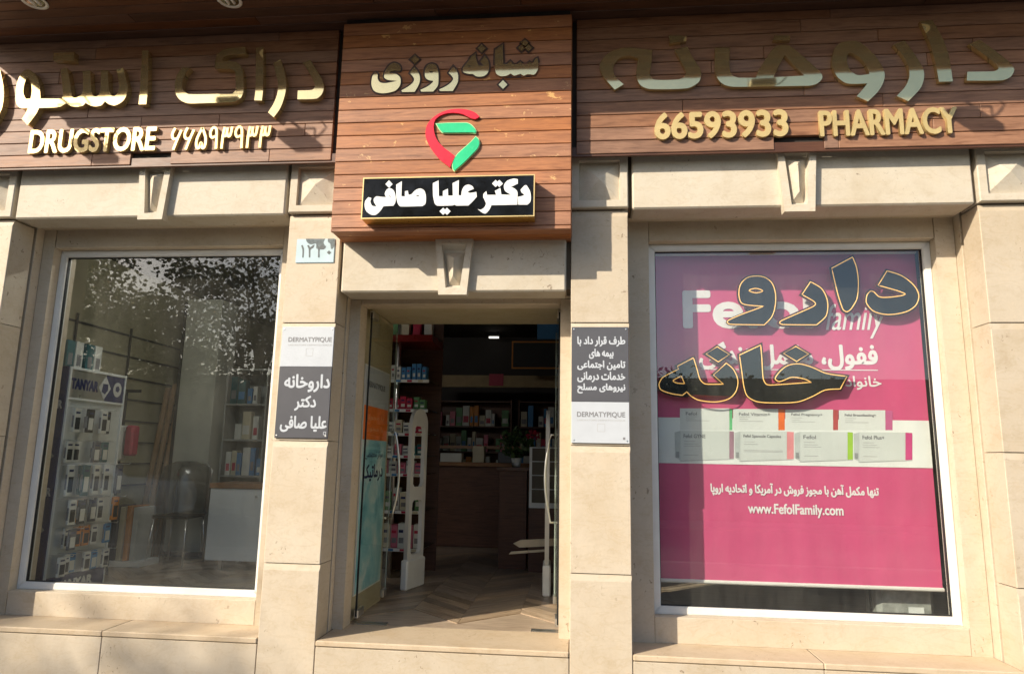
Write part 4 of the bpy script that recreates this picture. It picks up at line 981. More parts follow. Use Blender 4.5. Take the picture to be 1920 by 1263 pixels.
# blister packs hanging on pegs
packs = []
PK = flat('pack_white', (0.62, 0.62, 0.58), 0.35, var=0.08)
rows_ = []
pr_ = random.Random(5)
for z0, h, cs in ((1.74, 0.19, 'wkwwk'), (1.50, 0.17, 'wwgwt'), (1.24, 0.24, 'wttwwg'), (1.02, 0.19, 'wkagwa'), (0.83, 0.16, 'gwaawb'), (FZ+0.21, 0.15, 'wwbwbw')):
    n_ = len(cs); rows_.append((z0, h, [(0.615+0.10*k_+pr_.uniform(-0.008, 0.008), c_) for k_, c_ in enumerate(cs)]))
pm = {'w': PK, 'k': BLACKM, 't': TEAL, 'a': CAMBER, 'g': GREYS, 'b': CBLUE}
for rP, (z0, h, its) in enumerate(rows_):
    for kP, (y, c) in enumerate(its):
        wd = 0.078; dp = random.uniform(0.03, 0.17); x0 = SX+dp
        o = obj('blister_pack', B(x0, x0+0.022, y, y+wd, z0, z0+h, 0.004), pm[c], None)
        tag(o, {'w': 'white', 'k': 'black', 't': 'dark teal', 'a': 'amber', 'g': 'grey', 'b': 'blue'}[c]+' blister pack, %s along the %s peg row of the display stand' % (('first', 'second', 'third', 'fourth', 'fifth', 'sixth')[kP], ('top', 'second', 'third', 'fourth', 'fifth', 'lowest')[rP]), 'pack', 'blister packs on the display stand')
        obj('print_patch', B(x0+0.0222, x0+0.0235, y+0.012, y+wd-0.012, z0+h*0.12, z0+h*0.62), BLACKM if c in 'wa' else PK, o)
        obj('title_bar', B(x0+0.0222, x0+0.0235, y+0.012, y+wd-0.02, z0+h*0.78, z0+h*0.86), NAVY, o)
        obj('front_print', B(x0+0.003, x0+0.019, y-0.0012, y-0.0002, z0+h*0.2, z0+h*0.7), GREYT, o)
        obj('peg', tube(bmesh.new(), [(SX+0.002, y+wd/2, z0+h+0.006), (x0+0.10, y+wd/2, z0+h+0.006), (x0+0.105, y+wd/2, z0+h+0.02)], 0.003, 5), STEEL, t)
for k, (y, c, lab) in enumerate(((0.60, TEAL, 'dark teal carton standing on the display stand, nearest the glass'), (0.70, CWHITE, 'white carton between two teal cartons on the display stand'), (0.83, TEAL, 'second dark teal carton on top of the display stand'), (0.93, CWHITE, 'white carton at the far end on top of the display stand'))):
    o = tag(obj('carton', B(SX-0.14, SX-0.02, y, y+0.09, 2.271, 2.271+0.215, 0.003), c), lab, 'carton', 'cartons on top of the display stand')
    obj('carton_print', B(SX-0.019, SX-0.0185, y+0.02, y+0.07, 2.285, 2.38), GREYT, o)

# tall white cupboard, low white cabinet, open shelves
t = thing('tall_cupboard', (-4.5, 3.4, FZ), 'tall plain white cupboard standing in the middle of the left window view', 'cupboard')
obj('cupboard_body', B(-4.72, -4.28, 3.2, 3.6, FZ+0.06, 3.42, 0.004), flat('cupboard_grey_white', (0.50, 0.51, 0.44), 0.4, scale=2), t)
obj('cupboard_base', B(-4.70, -4.30, 3.22, 3.58, FZ, FZ+0.06), GREYS, t)
obj('cupboard_edge', B(-4.762, -4.722, 3.21, 3.6, FZ, 3.40), BLACKM, t)
t = thing('low_cabinet', (-3.3, 2.65, FZ), 'low white cabinet with two doors and brown wooden top', 'cabinet')
CX, CY = -3.80, 2.42
obj('cabinet_body', B(CX, CX+1.15, CY+0.02, CY+0.5, FZ+0.10, 1.235), WHITEP, t)
for k in range(2):
    a = CX+0.004+0.572*k; d = obj('cabinet_door', B(a, a+0.569, CY, CY+0.019, FZ+0.10, 1.232, 0.002), WHITEP, t)
    kx_ = a+0.50 if k == 0 else a+0.07
    obj('knob', lathe(bmesh.new(), [(0.013, 0), (0.015, 0.01), (0.008, 0.014)], 0, 0, 10), STEEL, d)
    kb = bpy.data.objects[[c.name for c in d.children][0]]; kb.rotation_euler = (math.pi/2, 0, 0); kb.location = Vector((kx_, CY-0.008, 1.165))-wpos(d)
obj('cabinet_top', B(CX-0.01, CX+1.16, CY-0.01, CY+0.52, 1.236, 1.29, 0.004), OAK, t)
for a in (CX+0.15, CX+1.0):
    for b in (CY+0.06, CY+0.44): obj('leg', B(a-0.018, a+0.018, b-0.018, b+0.018, FZ, FZ+0.10), STEEL, t)
ORD = ('leftmost', 'second', 'third', 'fourth', 'fifth', 'sixth', 'seventh', 'eighth', 'ninth', 'tenth', 'eleventh', 'twelfth', 'thirteenth', 'fourteenth')
def shelf_unit(label, x0, x1, y0, y1, z1, nsh, mat, items, grp, name='shelf_unit'):
    t = thing(name, ((x0+x1)/2, (y0+y1)/2, FZ), label, 'shelves')
    for a, b in ((x0, x0+0.02), (x1-0.02, x1)): obj('side_panel', B(a, b, y0, y1, FZ, z1), mat, t)
    obj('back_panel', B(x0+0.021, x1-0.021, y1-0.012, y1, FZ, z1), mat, t)
    seen = []
    zs = [FZ+0.06+(z1-FZ-0.10)*k/nsh for k in range(nsh+1)]
    for z in zs: obj('shelf', B(x0+0.021, x1-0.021, y0+0.004, y1-0.013, z, z+0.02), mat, t)
    for r, z in enumerate(zs[:-1]):
        x = x0+0.04; room = zs[r+1]-z-0.03
        while x < x1-0.08:
            wd = random.uniform(0.05, 0.11); h = room*random.uniform(0.45, 0.92)
            if x+wd > x1-0.03: break
            if random.random() < 0.88:
                c = random.choice(items); y = y0+0.02+random.uniform(0, 0.04)
                o = obj('carton', B(x, x+wd, y, y+0.10, z+0.021, z+0.021+h, 0.003), c, None)
                nm_ = c.name.replace('carton_', '')
                num = sum(1 for q in seen if q == r); seen.append(r)
                tag(o, '%s %s carton on the %s shelf of %s' % (ORD[num], nm_, ('lowest', 'second', 'third', 'fourth', 'fifth', 'sixth')[r], grp), 'carton', 'cartons on '+grp)
                if h > 0.1: obj('carton_print', B(x+0.012, x+wd-0.012, y-0.001, y-0.0002, z+0.03+h*0.15, z+0.02+h*0.5), random.choice((GREYT, CWHITE, CRED, CBLUE)), o)
            x += wd+random.uniform(0.004, 0.02)
    return t
shelf_unit('grey white shelf unit behind the tall cupboard in the left window', -4.22, -3.70, 3.35, 3.7, 2.62, 5, flat('shelf_grey', (0.32, 0.33, 0.31), 0.5), [CWHITE, TEAL, CCREAM, BOOKC[2]], 'the grey shelf unit')
shelf_unit('dark shelf unit with red cartons at the right edge of the left window', -3.67, -2.6, 3.5, 3.85, 2.75, 6, WOODBROWN, [CRED, CWHITE, CAMBER, CCREAM], 'the dark shelf unit')
# stack of flat boards and a chair under plastic
for k in range(5):
    o = tag(obj('flat_carton', B(-4.93+0.075*k, -4.93+0.075*k+0.05, 2.45, 2.75, FZ+0.06, 1.02+0.015*(k % 2), 0.003), [CCREAM, GREYS, CCREAM, CAMBER, CWHITE][k]), 'flat carton standing %s in the row beside the display stand' % ('first', 'second', 'third', 'fourth', 'last')[k], 'carton', 'flat cartons in a row')
o = tag(obj('carton_stand', B(-4.98, -4.50, 2.42, 2.78, FZ, FZ+0.058, 0.004), WHITEP), 'low white stand carrying a row of flat cartons', 'stand')
t = thing('metal_chair', (-4.3, 2.8, FZ), 'metal framed chair wrapped in clear plastic behind the left window', 'chair')
PLAS = glass('plastic_wrap', (0.62, 0.64, 0.64), 1.35, 0.08, 0.25)
cx, cy = -4.32, 2.78
obj('seat', B(cx-0.20, cx+0.20, cy-0.19, cy+0.19, 0.90, 0.93, 0.008), BLACKM, t)
for sx in (-1, 1):
    for sy in (-1, 1):
        obj('leg', tube(bmesh.new(), [(cx+sx*0.18, cy+sy*0.17, 0.90), (cx+sx*0.21, cy+sy*0.21, FZ)], 0.012, 8), STEEL, t, True)
pts = [(cx-0.19, cy+0.18, 0.90), (cx-0.20, cy+0.24, 1.40), (cx-0.12, cy+0.26, 1.47), (cx+0.12, cy+0.26, 1.47), (cx+0.20, cy+0.24, 1.40), (cx+0.19, cy+0.18, 0.90)]
obj('back_frame', tube(bmesh.new(), pts, 0.012, 8), STEEL, t, True)
bm = bmesh.new(); n = 14
rg = [[bm.verts.new((cx+math.cos(2*math.pi*k/n)*r*(1+0.06*math.sin(5*k+i)), cy+0.05+math.sin(2*math.pi*k/n)*r*0.9*(1+0.06*math.cos(7*k+2*i)), z)) for k in range(n)] for i, (r, z) in enumerate(((0.27, 0.93), (0.29, 1.1), (0.27, 1.3), (0.24, 1.44), (0.10, 1.50)))]
for A_, C_ in zip(rg, rg[1:]):
    for k in range(n): bm.faces.new((A_[k], A_[(k+1) % n], C_[(k+1) % n], C_[k]))
bm.faces.new(rg[-1]); obj('plastic_cover', bm, PLAS, t, True)
# curtain-like rolls leaning by the cupboard
for k in range(4):
    x = -4.97+0.055*k
    tag(obj('cardboard_tube', tube(bmesh.new(), [(x, 3.05+0.05*k, FZ), (x+0.08, 3.25+0.04*k, 2.35+0.05*(k % 2))], 0.03, 10), flat('cardboard', (0.32, 0.20, 0.10), 0.7), None, True), ('shortest', 'second', 'third', 'rightmost')[k]+' brown cardboard tube leaning beside the tall cupboard' , 'tube', 'cardboard tubes leaning in the shop')
t = thing('hanging_bag_rack', (-4.55, 2.0, FZ), 'black rack hung with teal bags behind the display stand', 'rack')
obj('rack_post', tube(bmesh.new(), [(-4.55, 2.0, FZ), (-4.55, 2.0, 2.2)], 0.014, 8), BLACKM, t)
obj('rack_arm', B(-4.70, -4.40, 1.99, 2.01, 2.18, 2.21), BLACKM, t)
for k in range(3): obj('bag', B(-4.70+0.11*k, -4.61+0.11*k, 1.93, 2.05, 1.45+0.05*k, 1.85, 0.02), (TEAL, CWHITE, CRED)[k], t)

# ---------------- things seen through the door
t = thing('wall_poster', (-1.632, 0.78, 0.64), 'tall poster, white, orange and teal, on the left entrance wall', 'poster')
XP = -1.6345
TEALP = None
m_, tt, bb = nodes('teal_poster_print'); vv = coords(tt); nn = noi(tt, vv, 3.2, 5, 0.6, 0.6); rr_ = ramp(tt, [(0.30, (0.10, 0.36, 0.46)), (0.5, (0.30, 0.58, 0.64)), (0.68, (0.66, 0.74, 0.72))]); tt.links.new(nn, rr_.inputs[0]); tt.links.new(rr_.outputs[0], bb.inputs['Base Color']); bb.inputs['Roughness'].default_value = 0.35
y0, y1, z0, z1 = 0.56, 1.22, 0.60, 2.28
obj('poster_frame', B(XP, XP+0.008, y0-0.012, y1+0.012, z0-0.012, z1+0.012), ALU, t)
obj('white_print', B(XP+0.0085, XP+0.0095, y0, y1, 1.98, z1), WHITES, t)
obj('orange_print', B(XP+0.0085, XP+0.0095, y0, y1, 1.72, 1.979), ORANGE, t)
obj('teal_print', B(XP+0.0085, XP+0.0095, y0, y1, z0, 1.719), m_, t)
side_text('brand_line', 'DERMATYPIQUE', y0+0.05, y1-0.12, 2.12, 2.17, XP+0.010, GREYT, t, 0.003)
for k in range(2): side_text('text_line', 'با مجوز', y0+0.10, y1-0.12, 1.87-0.09*k, 1.92-0.09*k, XP+0.010, flat('pale_orange_print', (0.85, 0.42, 0.22), 0.5), t, 0.0, True)
side_text('text_line', 'مرکز تخصصی', y0+0.08, y1-0.10, 1.57, 1.64, XP+0.010, NAVY, t, 0.0, True)
side_text('text_line', 'درماتیک', y0+0.06, y1-0.08, 1.40, 1.53, XP+0.010, NAVY, t, 0.004, True)

# anti-theft pedestals
PED = flat('pedestal_white', (0.74, 0.74, 0.69), 0.35, var=0.04)
def pedestal(x, y0, y1, lab, turn):
    t = thing('security_pedestal', (x, (y0+y1)/2, FZ), lab, 'security gate', 'anti-theft pedestals in the doorway')
    r = (y1-y0)/2; yc = (y0+y1)/2; zt = 2.045; bm = bmesh.new()
    outer = [(y0, FZ+0.02), (y1, FZ+0.02), (y1, zt-r)]+[(yc+r*math.cos(a), zt-r+r*math.sin(a)) for a in [math.pi*k/12 for k in range(1, 12)]]+[(y0, zt-r)]
    def slot(z0, z1, rr=0.03):
        ya, yb_ = y0+0.055, y1-0.055
        return [(ya, z0+rr), (ya+rr, z0), (yb_-rr, z0), (yb_, z0+rr), (yb_, z1-rr), (yb_-rr, z1), (ya+rr, z1), (ya, z1-rr)]
    me = curve_mesh('pedestal_panel', [outer, slot(FZ+0.30, 1.20), slot(1.32, 1.88)], -0.018, 0.018)
    rot = Matrix.Translation((x, yc, 0)) @ Matrix.Rotation(-math.radians(turn), 4, 'Z') @ Matrix.Translation((-x, -yc, 0))
    for v in me.vertices: v.co = rot @ Vector((x+v.co.y, v.co.x, v.co.z))
    link('pedestal_panel', me, t, PED)
    bm = B(x-0.035, x+0.035, y0-0.02, y1+0.02, FZ, FZ+0.26, 0.012); bmesh.ops.transform(bm, matrix=rot, verts=bm.verts); obj('base_cover', bm, PED, t)
pedestal(-1.51, 1.75, 2.06, 'white anti-theft pedestal beside the left glass door', 15)
pedestal(-0.285, 1.72, 2.07, 'white anti-theft pedestal beside the right glass door, seen edge on', -2)
# patch of sunlight just inside on the right, modelled as pale flat pieces
bm = bmesh.new(); prism(bm, [(-0.62, 0.80), (-0.55, 0.835), (-0.10, 0.865), (-0.10, 0.80), (-0.56, 0.765)], 2.20, 2.22)
tag(obj('sun_patch', bm, flat('sun_patch_tone', (0.55, 0.46, 0.32), 0.6)), 'pale jagged piece standing in for sunlight behind the right pedestal', 'light patch')
bm = bmesh.new(); prism(bm, [(-0.66, 0.70), (-0.64, 0.725), (-0.32, 0.755), (-0.31, 0.735)], 2.20, 2.215)
tag(obj('sun_strip', bm, flat('sun_patch_tone', (0.55, 0.46, 0.32), 0.6)), 'thin pale strip standing in for sunlight below the jagged piece', 'light patch')

# round tower of glass shelves by the door
t = thing('shelf_tower', (-1.82, 2.55, FZ), 'dark shelf tower of cosmetics left of the doorway view', 'shelves')
obj('tower_back', B(-2.15, -2.12, 2.3, 2.9, FZ, 3.2), WOODBROWN, t); obj('tower_back', B(-2.12, -1.50, 2.88, 2.9, FZ, 3.2), WOODBROWN, t)
obj('tower_post', tube(bmesh.new(), [(-1.86, 2.38, FZ), (-1.86, 2.38, 3.2)], 0.022, 10), STEEL, t, True)
SH = glass('shelf_glass', (0.75, 0.85, 0.80), 1.5, 0.05)
obj('crown_board', B(-2.15, -1.50, 2.30, 2.9, 2.76, 2.83), flat('dark_red_lacquer', (0.16, 0.012, 0.01), 0.3), t)
tz = [0.70, 1.06, 1.42, 1.60, 1.82, 2.06, 2.36]
for z in tz:
    obj('shelf', B(-2.115, -1.52, 2.32, 2.875, z, z+0.008), SH, t); obj('price_rail', B(-2.115, -1.52, 2.308, 2.3195, z-0.022, z+0.008), WHITEP, t)
    for q in range(5): obj('price_tag', B(-2.09+0.115*q, -2.04+0.115*q, 2.3062, 2.3078, z-0.018, z+0.004), (CRED, CCREAM, CBLUE)[q % 3], t)
rowsT = [(2.368, 0.15, [CWHITE]*5+[CBLUE]*5), (2.068, 0.12, [CRED]*6+[CGREEN]*2), (1.828, 0.12, [CWHITE, CCREAM, CWHITE, CCREAM, CWHITE, CRED, CRED]), (1.608, 0.10, [CPINK, CWHITE, CWHITE, CPINK, CWHITE, TEAL, TEAL]), (1.428, 0.12, [CWHITE, CPINK, CWHITE, CPINK, CWHITE, CPINK]), (1.068, 0.20, [CCREAM, BLACKM, CGREEN, CWHITE, CCREAM, BLACKM, CGREEN]), (0.708, 0.22, [CAMBER, CAMBER, CCREAM, CPINK, CWHITE, CPINK, CWHITE])]
for rT, (z, h, cs) in enumerate(rowsT):
    n = len(cs)
    for k, c in enumerate(cs):
        wd = 0.54/n; x = -2.09+wd*k; y = 2.335+0.03*random.random(); h_ = h; h = h_*random.uniform(0.8, 1.12)
        nm_ = c.name.replace('carton_', '').replace('matt_', '')
        o = tag(obj('carton', B(x+0.004, x+wd-0.004, y, y+0.10, z+0.0005, z+h, 0.003), c), '%s carton, %s from the left on the %s shelf of the doorway tower' % (nm_, ('first', 'second', 'third', 'fourth', 'fifth', 'sixth', 'seventh', 'eighth', 'ninth', 'tenth')[k], ('top', 'second', 'third', 'fourth', 'fifth', 'sixth', 'lowest')[rT]), 'carton', 'cartons on the shelf tower')
        obj('carton_print', B(x+0.015, x+wd-0.015, y-0.001, y-0.0002, z+h*0.2, z+h*0.42), GREYT if c in (CWHITE, CCREAM, CPINK) else CWHITE, o)
        obj('carton_print', B(x+0.012, x+wd-0.02, y-0.001, y-0.0002, z+h*0.62, z+h*0.74), NAVY if k % 3 else CRED, o); h = h_
for k in range(5):
    tag(obj('tall_carton', B(-2.08+0.12*k, -2.0+0.12*k, 2.36, 2.46, 2.831, 3.02+0.03*(k % 2), 0.003), (CCREAM, CGREEN, CCREAM, CRED, CWHITE)[k]), '%s tall carton on the dark red top of the shelf tower' % ('first', 'second', 'third', 'fourth', 'last')[k], 'carton', 'tall cartons on the shelf tower')

# counter and fittings at the back
t = thing('shop_counter', (-0.8, 5.1, FZ), 'dark brown dispensing counter at the back of the shop', 'counter')
obj('counter_body', B(-2.4, 1.2, 4.9, 5.4, FZ, 1.48), WOODBROWN, t); obj('counter_top', B(-2.45, 1.25, 4.85, 5.45, 1.481, 1.53), OAK, t); obj('counter_ledge', B(-2.45, 1.25, 5.2, 5.45, 1.72, 1.76), OAK, t)
shelf_unit('dim brown shelf unit of medicines behind the left end of the counter', -2.3, -1.05, 6.3, 6.6, 2.5, 5, WOODBROWN, [CWHITE, CGREEN, CAMBER, CCREAM, CPINK], 'the shelf unit behind the counter, left')
shelf_unit('dim brown shelf unit of medicines behind the right end of the counter', -0.95, 0.3, 6.3, 6.6, 2.5, 5, WOODBROWN, [CWHITE, CBLUE, CRED, CCREAM, CWHITE], 'the shelf unit behind the counter, right')
for k, (x_, w_, h_, c_) in enumerate(((-1.9, 0.30, 0.12, CWHITE), (-1.45, 0.16, 0.22, CCREAM), (-1.1, 0.22, 0.15, GREYS), (-0.75, 0.14, 0.10, CWHITE), (-0.1, 0.2, 0.18, CAMBER))):
    tag(obj('counter_box', B(x_, x_+w_, 4.95, 5.12, 1.5305, 1.5305+h_, 0.006), c_), '%s small box standing on the dark counter' % ('leftmost', 'second', 'third', 'fourth', 'rightmost')[k], 'box', 'boxes on the counter')
t = thing('beige_bulkhead_sign', (-1.0, 5.9, 2.6), 'beige band with a red square above the back counter', 'sign')
obj('band', B(-2.3, 1.3, 5.9, 5.95, 2.66, 2.84), flat('beige_band', (0.36, 0.26, 0.13), 0.6), t); obj('red_square', B(-1.37, -1.15, 5.885, 5.899, 2.68, 2.86), CRED, t)
t = thing('framed_panel', (-0.55, 5.3, 2.85), 'dark framed panel with gold border above the counter', 'panel')
obj('panel_face', B(-0.95, -0.18, 5.3, 5.32, 2.89, 3.25), BLACKM, t)
for q in ((-0.97, -0.16, 2.87, 2.889), (-0.97, -0.16, 3.251, 3.27), (-0.97, -0.951, 2.889, 3.251), (-0.179, -0.16, 2.889, 3.251)): obj('panel_border', B(q[0], q[1], 5.295, 5.32, q[2], q[3]), CAMBER, t)
tag(obj('blue_poster', B(-0.60, -0.22, 5.22, 5.23, 3.29, 3.58), CBLUE), 'blue poster above the framed panel', 'poster')
t = thing('drawer_unit', (-0.2, 3.1, FZ), 'white glass fronted drawer unit behind the right pedestal', 'drawers')
obj('unit_body', B(-0.53, 0.2, 2.98, 3.4, FZ+0.66, 1.72), WHITEP, t); obj('unit_base', B(-0.53, 0.2, 3.0, 3.4, FZ, FZ+0.655), WOODBROWN, t)
for k in range(4): obj('drawer_front', B(-0.50, 0.17, 2.965, 2.978, 1.135+0.146*k, 1.27+0.146*k), CEIL, t); 
for k in range(4): obj('drawer_pull', B(-0.36, -0.30, 2.955, 2.964, 1.19+0.146*k, 1.205+0.146*k), BLACKM, t)
t = thing('side_table', (-0.72, 3.3, FZ), 'brown wooden pedestal table under the white plant pot', 'table')
obj('table_top', B(-0.90, -0.54, 3.14, 3.46, 1.46, 1.50, 0.004), WOODBROWN, t); obj('table_body', B(-0.87, -0.57, 3.17, 3.43, FZ, 1.459), WOODBROWN, t)
t = thing('potted_plant', (-0.70, 3.3, 1.50), 'leafy plant with red flowers in a small white pot', 'plant')
obj('pot', lathe(bmesh.new(), [(0.045, 1.501), (0.060, 1.60), (0.056, 1.60), (0.05, 1.585)], -0.70, 3.3, 16), WHITEP, t, True)
def leafmesh(name, n, cen, rad, size, mat, par, seed=1):
    rnd = random.Random(seed); vs, fs = [], []
    for i in range(n):
        while True:
            q = Vector((rnd.uniform(-1, 1), rnd.uniform(-1, 1), rnd.uniform(-1, 1)))
            if q.length <= 1: break
        p = Vector(cen)+Vector((q.x*rad[0], q.y*rad[1], q.z*rad[2])); s = size*rnd.uniform(0.6, 1.3)
        a = Vector((rnd.gauss(0, 1), rnd.gauss(0, 1), rnd.gauss(0, 1))).normalized(); b = a.cross(Vector((rnd.gauss(0, 1), rnd.gauss(0, 1), rnd.gauss(0, 1)))).normalized()
        k = len(vs); vs += [p-a*s, p+b*s*0.5, p+a*s, p-b*s*0.5]; fs.append((k, k+1, k+2, k+3))
    me = bpy.data.meshes.new(name); me.from_pydata([tuple(v) for v in vs], [], fs); me.update()
    return link(name, me, par, mat)
LEAFD = flat('houseplant_leaf', (0.05, 0.10, 0.025), 0.5, var=0.4, scale=14)
leafmesh('foliage', 240, (-0.70, 3.3, 1.78), (0.20, 0.16, 0.18), 0.04, LEAFD, t, 3)
leafmesh('red_flowers', 60, (-0.52, 3.3, 1.86), (0.09, 0.08, 0.06), 0.025, CRED, t, 4)
# lit tubes on the shop ceiling; the strongest is added to brighten the left window
TUBE = emit('lit_tube', (1.0, 0.95, 0.84), 2.0); TUBE2 = emit('fill_light_tube', (1.0, 0.97, 0.90), 140.0)
for k, (x, y) in enumerate(((-1.4, 6.6), (0.9, 5.6), (-3.3, 4.6), (-3.3, 1.25))):
    t = thing('ceiling_light', (x, y, RZ1), ('ceiling tube light over the back counter', 'ceiling tube light right of the doorway view', 'ceiling tube light over the dark shelf unit', 'added unseen tube light brightening the display stand')[k], 'light', 'shop ceiling lights')
    hl = 0.32 if k > 1 else 0.10
    obj('housing', B(x-hl, x+hl, y-0.05, y+0.05, RZ1-0.05, RZ1-0.001), BLACKM if k < 2 else WHITEP, t); obj('tube', tube(bmesh.new(), [(x-hl+0.02, y, RZ1-0.068), (x+hl-0.02, y, RZ1-0.068)], 0.014, 8), TUBE2 if k == 3 else TUBE, t)
# crumpled white bag in the corner of the right window
t = thing('paper_parcel', (2.2, 0.62, 0.6), 'grey wrapped parcel in the lower right corner of the right window', 'parcel')
obj('parcel_body', B(2.06, 2.44, 0.66, 0.90, FZ+0.10, FZ+0.42, 0.03), flat('wrapping_grey', (0.28, 0.29, 0.27), 0.6, var=0.4, scale=12), t)
obj('parcel_strap', B(2.055, 2.445, 0.76, 0.79, FZ+0.095, FZ+0.425), BLACKM, t)
obj('white_tag', B(2.26, 2.36, 0.652, 0.659, FZ+0.15, FZ+0.22), WHITEP, t)
tag(obj('low_shelf', B(1.1, 2.48, 0.60, 0.95, FZ, FZ+0.099, 0.004), WOODBROWN), 'dark low platform under the wrapped parcel', 'platform')
# ================================================================ across the street (seen in the glass and in the gold letters)
LEAF = flat('plane_leaf', (0.085, 0.105, 0.028), 0.55, var=0.45, scale=3)
m_ = LEAF.node_tree; b_ = m_.nodes['Principled BSDF']
BARK = flat('bark', (0.14, 0.11, 0.08), 0.9, var=0.4, scale=12, bmp=0.5)
def tree(x, y, h, cz, rad, nl, label, seed, group='street trees across the road', ls=0.085, base=0.0):
    rnd = random.Random(seed)
    t = thing('plane_tree', (x, y, base), label, 'tree', group)
    bm = bmesh.new(); top = Vector((x+rnd.uniform(-.2, .2), y+rnd.uniform(-.2, .2), cz-rad[2]*0.25))
    tube(bm, [(x, y, base), (x+0.03, y, base+1.0), ((x+top.x)/2+0.08, (y+top.y)/2, (base+top.z)/2+0.4), top], [0.17, 0.14, 0.11, 0.07], 10)
    tips = []
    for k in range(11):
        a = 2*math.pi*k/11+rnd.uniform(-.3, .3); e = rnd.uniform(0.15, 1.0)
        st_ = Vector((x, y, base)).lerp(top, rnd.uniform(0.6, 1.0)); en_ = Vector((x+math.cos(a)*rad[0]*0.85*e, y+math.sin(a)*rad[1]*0.85*e, cz+rad[2]*rnd.uniform(-0.5, 0.85)))
        mid = st_.lerp(en_, 0.5)+Vector((0, 0, 0.25*rnd.random()))
        tube(bm, [st_, mid, en_], [0.045, 0.03, 0.012], 6); tips += [en_, mid]
        for j in range(3):
            e2 = en_+Vector((rnd.gauss(0, .5), rnd.gauss(0, .5), rnd.gauss(0, .4))); tube(bm, [mid.lerp(en_, 0.6), e2], [0.014, 0.006], 5); tips.append(e2)
    obj('trunk', bm, BARK, t, True)
    vs, fs = [], []
    for i in range(nl):
        c = rnd.choice(tips); sg = 0.34
        p = c+Vector((rnd.gauss(0, sg), rnd.gauss(0, sg), rnd.gauss(0, sg*0.8))); s = ls*rnd.uniform(0.5, 1.2)
        a = Vector((rnd.gauss(0, 1), rnd.gauss(0, 1), rnd.gauss(0, .7))).normalized(); b = a.cross(Vector((rnd.gauss(0, 1), rnd.gauss(0, 1), rnd.gauss(0, 1)))).normalized()
        k = len(vs); vs += [p-a*s, p+b*s*0.75-a*s*0.1, p+a*s, p-b*s*0.75-a*s*0.1]; fs.append((k, k+1, k+2, k+3))
    me = bpy.data.meshes.new('crown'); me.from_pydata([tuple(v) for v in vs], [], fs); me.update(); link('crown', me, t, LEAF)
    return t
tree(-13.6, -14.0, 8, 5.2, (2.6, 2.2, 2.3), 3800, 'leafy street tree at the far left across the road', 11)
tree(-9.2, -13.6, 8, 5.0, (2.5, 2.1, 2.2), 3000, 'leafy street tree across the road reflected in the left window', 12)
tree(-3.4, -12.2, 8, 7.1, (2.6, 2.0, 1.9), 4200, 'leafy street tree across the road opposite the entrance', 13)
tree(15.5, -13.2, 8, 5.7, (2.3, 2.0, 2.2), 2600, 'leafy street tree across the road well to the right of the right window', 14)
tree(-18.4, -14.2, 7, 9.5, (2.3, 1.9, 1.9), 1500, 'tall street tree at the far left whose shade falls on the left plinth', 21, None, 0.11)

tree(-17.5, -16.5, 9, 5.4, (3.0, 2.6, 2.6), 4200, 'broad leafy park tree behind the hedge at the far left', 15)
tree(-6.2, -17.5, 9, 5.2, (2.8, 2.4, 2.5), 3600, 'broad leafy park tree behind the hedge', 16)
tree(-15.6, -12.9, 8, 5.0, (2.4, 2.0, 2.2), 4200, 'dense street tree across the road left of the parked car', 17)
tree(-11.4, -13.2, 8, 5.0, (2.4, 2.0, 2.3), 4200, 'dense street tree across the road beside the parked car', 18)
# hedge added across the road to hide low sky and darken the reflections
HWIN = flat('dark_window_glass', (0.03, 0.035, 0.04), 0.1)
t = thing('hedge', (-6, -15.2, 0), 'long dark hedge added across the road to darken the window reflections', 'hedge')
obj('hedge_core', B(-34, 16, -15.9, -14.9, -0.05, 4.0, 0.3), flat('hedge_shade', (0.02, 0.03, 0.012), 0.9, var=0.4), t)
leafmesh('foliage', 14000, (-9, -15.3, 2.2), (26, 0.9, 2.5), 0.10, LEAF, t, 31)

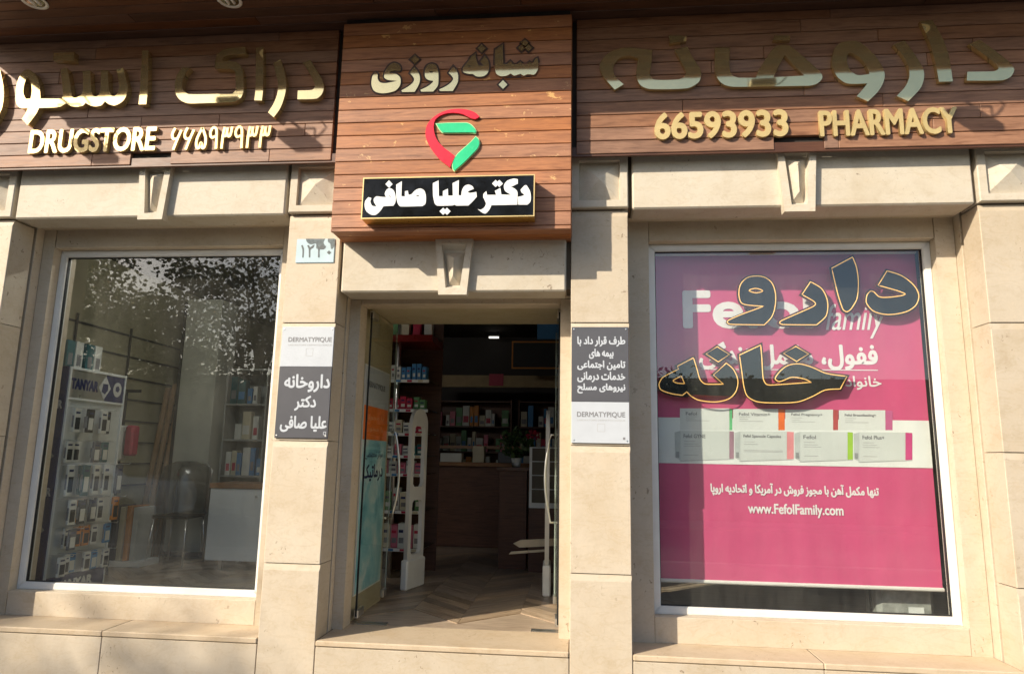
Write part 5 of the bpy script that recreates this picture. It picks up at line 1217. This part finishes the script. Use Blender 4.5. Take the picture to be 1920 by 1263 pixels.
# white car parked at the kerb
def car(x, y, rz, label):
    t = thing('parked_car', (x, y, -0.13), label, 'car')
    CW = flat('white_car_paint', (0.72, 0.72, 0.70), 0.18, var=0.02, coat=0.8); G0 = -0.13
    prof = [(-2.15, 0.42), (-2.18, 0.70), (-2.05, 0.92), (-1.35, 1.00), (-0.75, 1.40), (0.55, 1.45), (1.25, 1.08), (2.05, 0.98), (2.15, 0.75), (2.12, 0.38)]
    def sect(hw_lo, hw_hi, zcut):
        pass
    bm = bmesh.new(); rowsx = []
    for px_, pz in prof:
        hw = 0.86 if pz <= 1.02 else 0.86-0.42*(pz-1.02)/0.45*0.6
        rowsx.append([bm.verts.new((x+px_, y+s*q, G0+zz)) for s, q, zz in ((-1, 0.80, 0.24), (-1, 0.87, 0.5), (-1, 0.86, min(pz, 0.95)), (-1, hw*0.92, pz), (1, hw*0.92, pz), (1, 0.86, min(pz, 0.95)), (1, 0.87, 0.5), (1, 0.80, 0.24))])
    for A_, C_ in zip(rowsx, rowsx[1:]):
        for k in range(8): bm.faces.new((A_[k], A_[(k+1) % 8], C_[(k+1) % 8], C_[k]))
    bm.faces.new(rowsx[0]); bm.faces.new(rowsx[-1][::-1]); bmesh.ops.remove_doubles(bm, verts=bm.verts, dist=0.001)
    obj('body', bm, CW, t, True)
    for s in (-1, 1):
        bm = prism(bmesh.new(), [(x-1.05, G0+1.02), (x-0.68, G0+1.34), (x+0.50, G0+1.38), (x+1.02, G0+1.06)], y+s*0.852-0.01, y+s*0.852+0.01); obj('side_window', bm, HWIN, t)
        obj('door_handle', B(x-0.1, x+0.08, y+s*0.885-0.012, y+s*0.885+0.012, G0+0.88, G0+0.91), STEEL, t)
        obj('headlight', B(x+2.02, x+2.16, y+s*0.62-0.14, y+s*0.62+0.14, G0+0.68, G0+0.80, 0.02), flat('headlight_glass', (0.7, 0.7, 0.7), 0.1), t)
        for wx in (-1.35, 1.35):
            bm = bmesh.new(); n = 20; R_ = 0.31
            ra = [[bm.verts.new((x+wx+math.cos(2*math.pi*k/n)*r, y+s*yy, G0+0.31+math.sin(2*math.pi*k/n)*r)) for k in range(n)] for r, yy in ((0.20, 0.70), (R_, 0.70), (R_, 0.885), (0.20, 0.892))]
            for A_, C_ in zip(ra, ra[1:]):
                for k in range(n): bm.faces.new((A_[k], A_[(k+1) % n], C_[(k+1) % n], C_[k]))
            wh = obj('wheel', bm, flat('tyre_rubber', (0.02, 0.02, 0.02), 0.85), t)
            bm = bmesh.new(); bm.faces.new([bm.verts.new((x+wx+math.cos(2*math.pi*k/n)*0.2, y+s*0.889, G0+0.31+math.sin(2*math.pi*k/n)*0.2)) for k in range(n)]); bmesh.ops.solidify(bm, geom=bm.faces[:], thickness=0.01); obj('rim', bm, STEEL, wh)
    for a, b, c, d in (((-1.33, 1.02), (-0.78, 1.385), 0.55, 0.70), ((1.22, 1.11), (0.60, 1.435), 0.55, 0.70)):
        bm = bmesh.new(); vs = [bm.verts.new(q) for q in ((x+a[0], y-d, G0+a[1]+0.012), (x+a[0], y+d, G0+a[1]+0.012), (x+b[0], y+c, G0+b[1]+0.012), (x+b[0], y-c, G0+b[1]+0.012))]; bm.faces.new(vs); bmesh.ops.solidify(bm, geom=bm.faces[:], thickness=0.008); obj('windscreen', bm, HWIN, t)
    return t
car(-12.2, -11.6, 0, 'white parked car at the kerb, reflected in the left window')
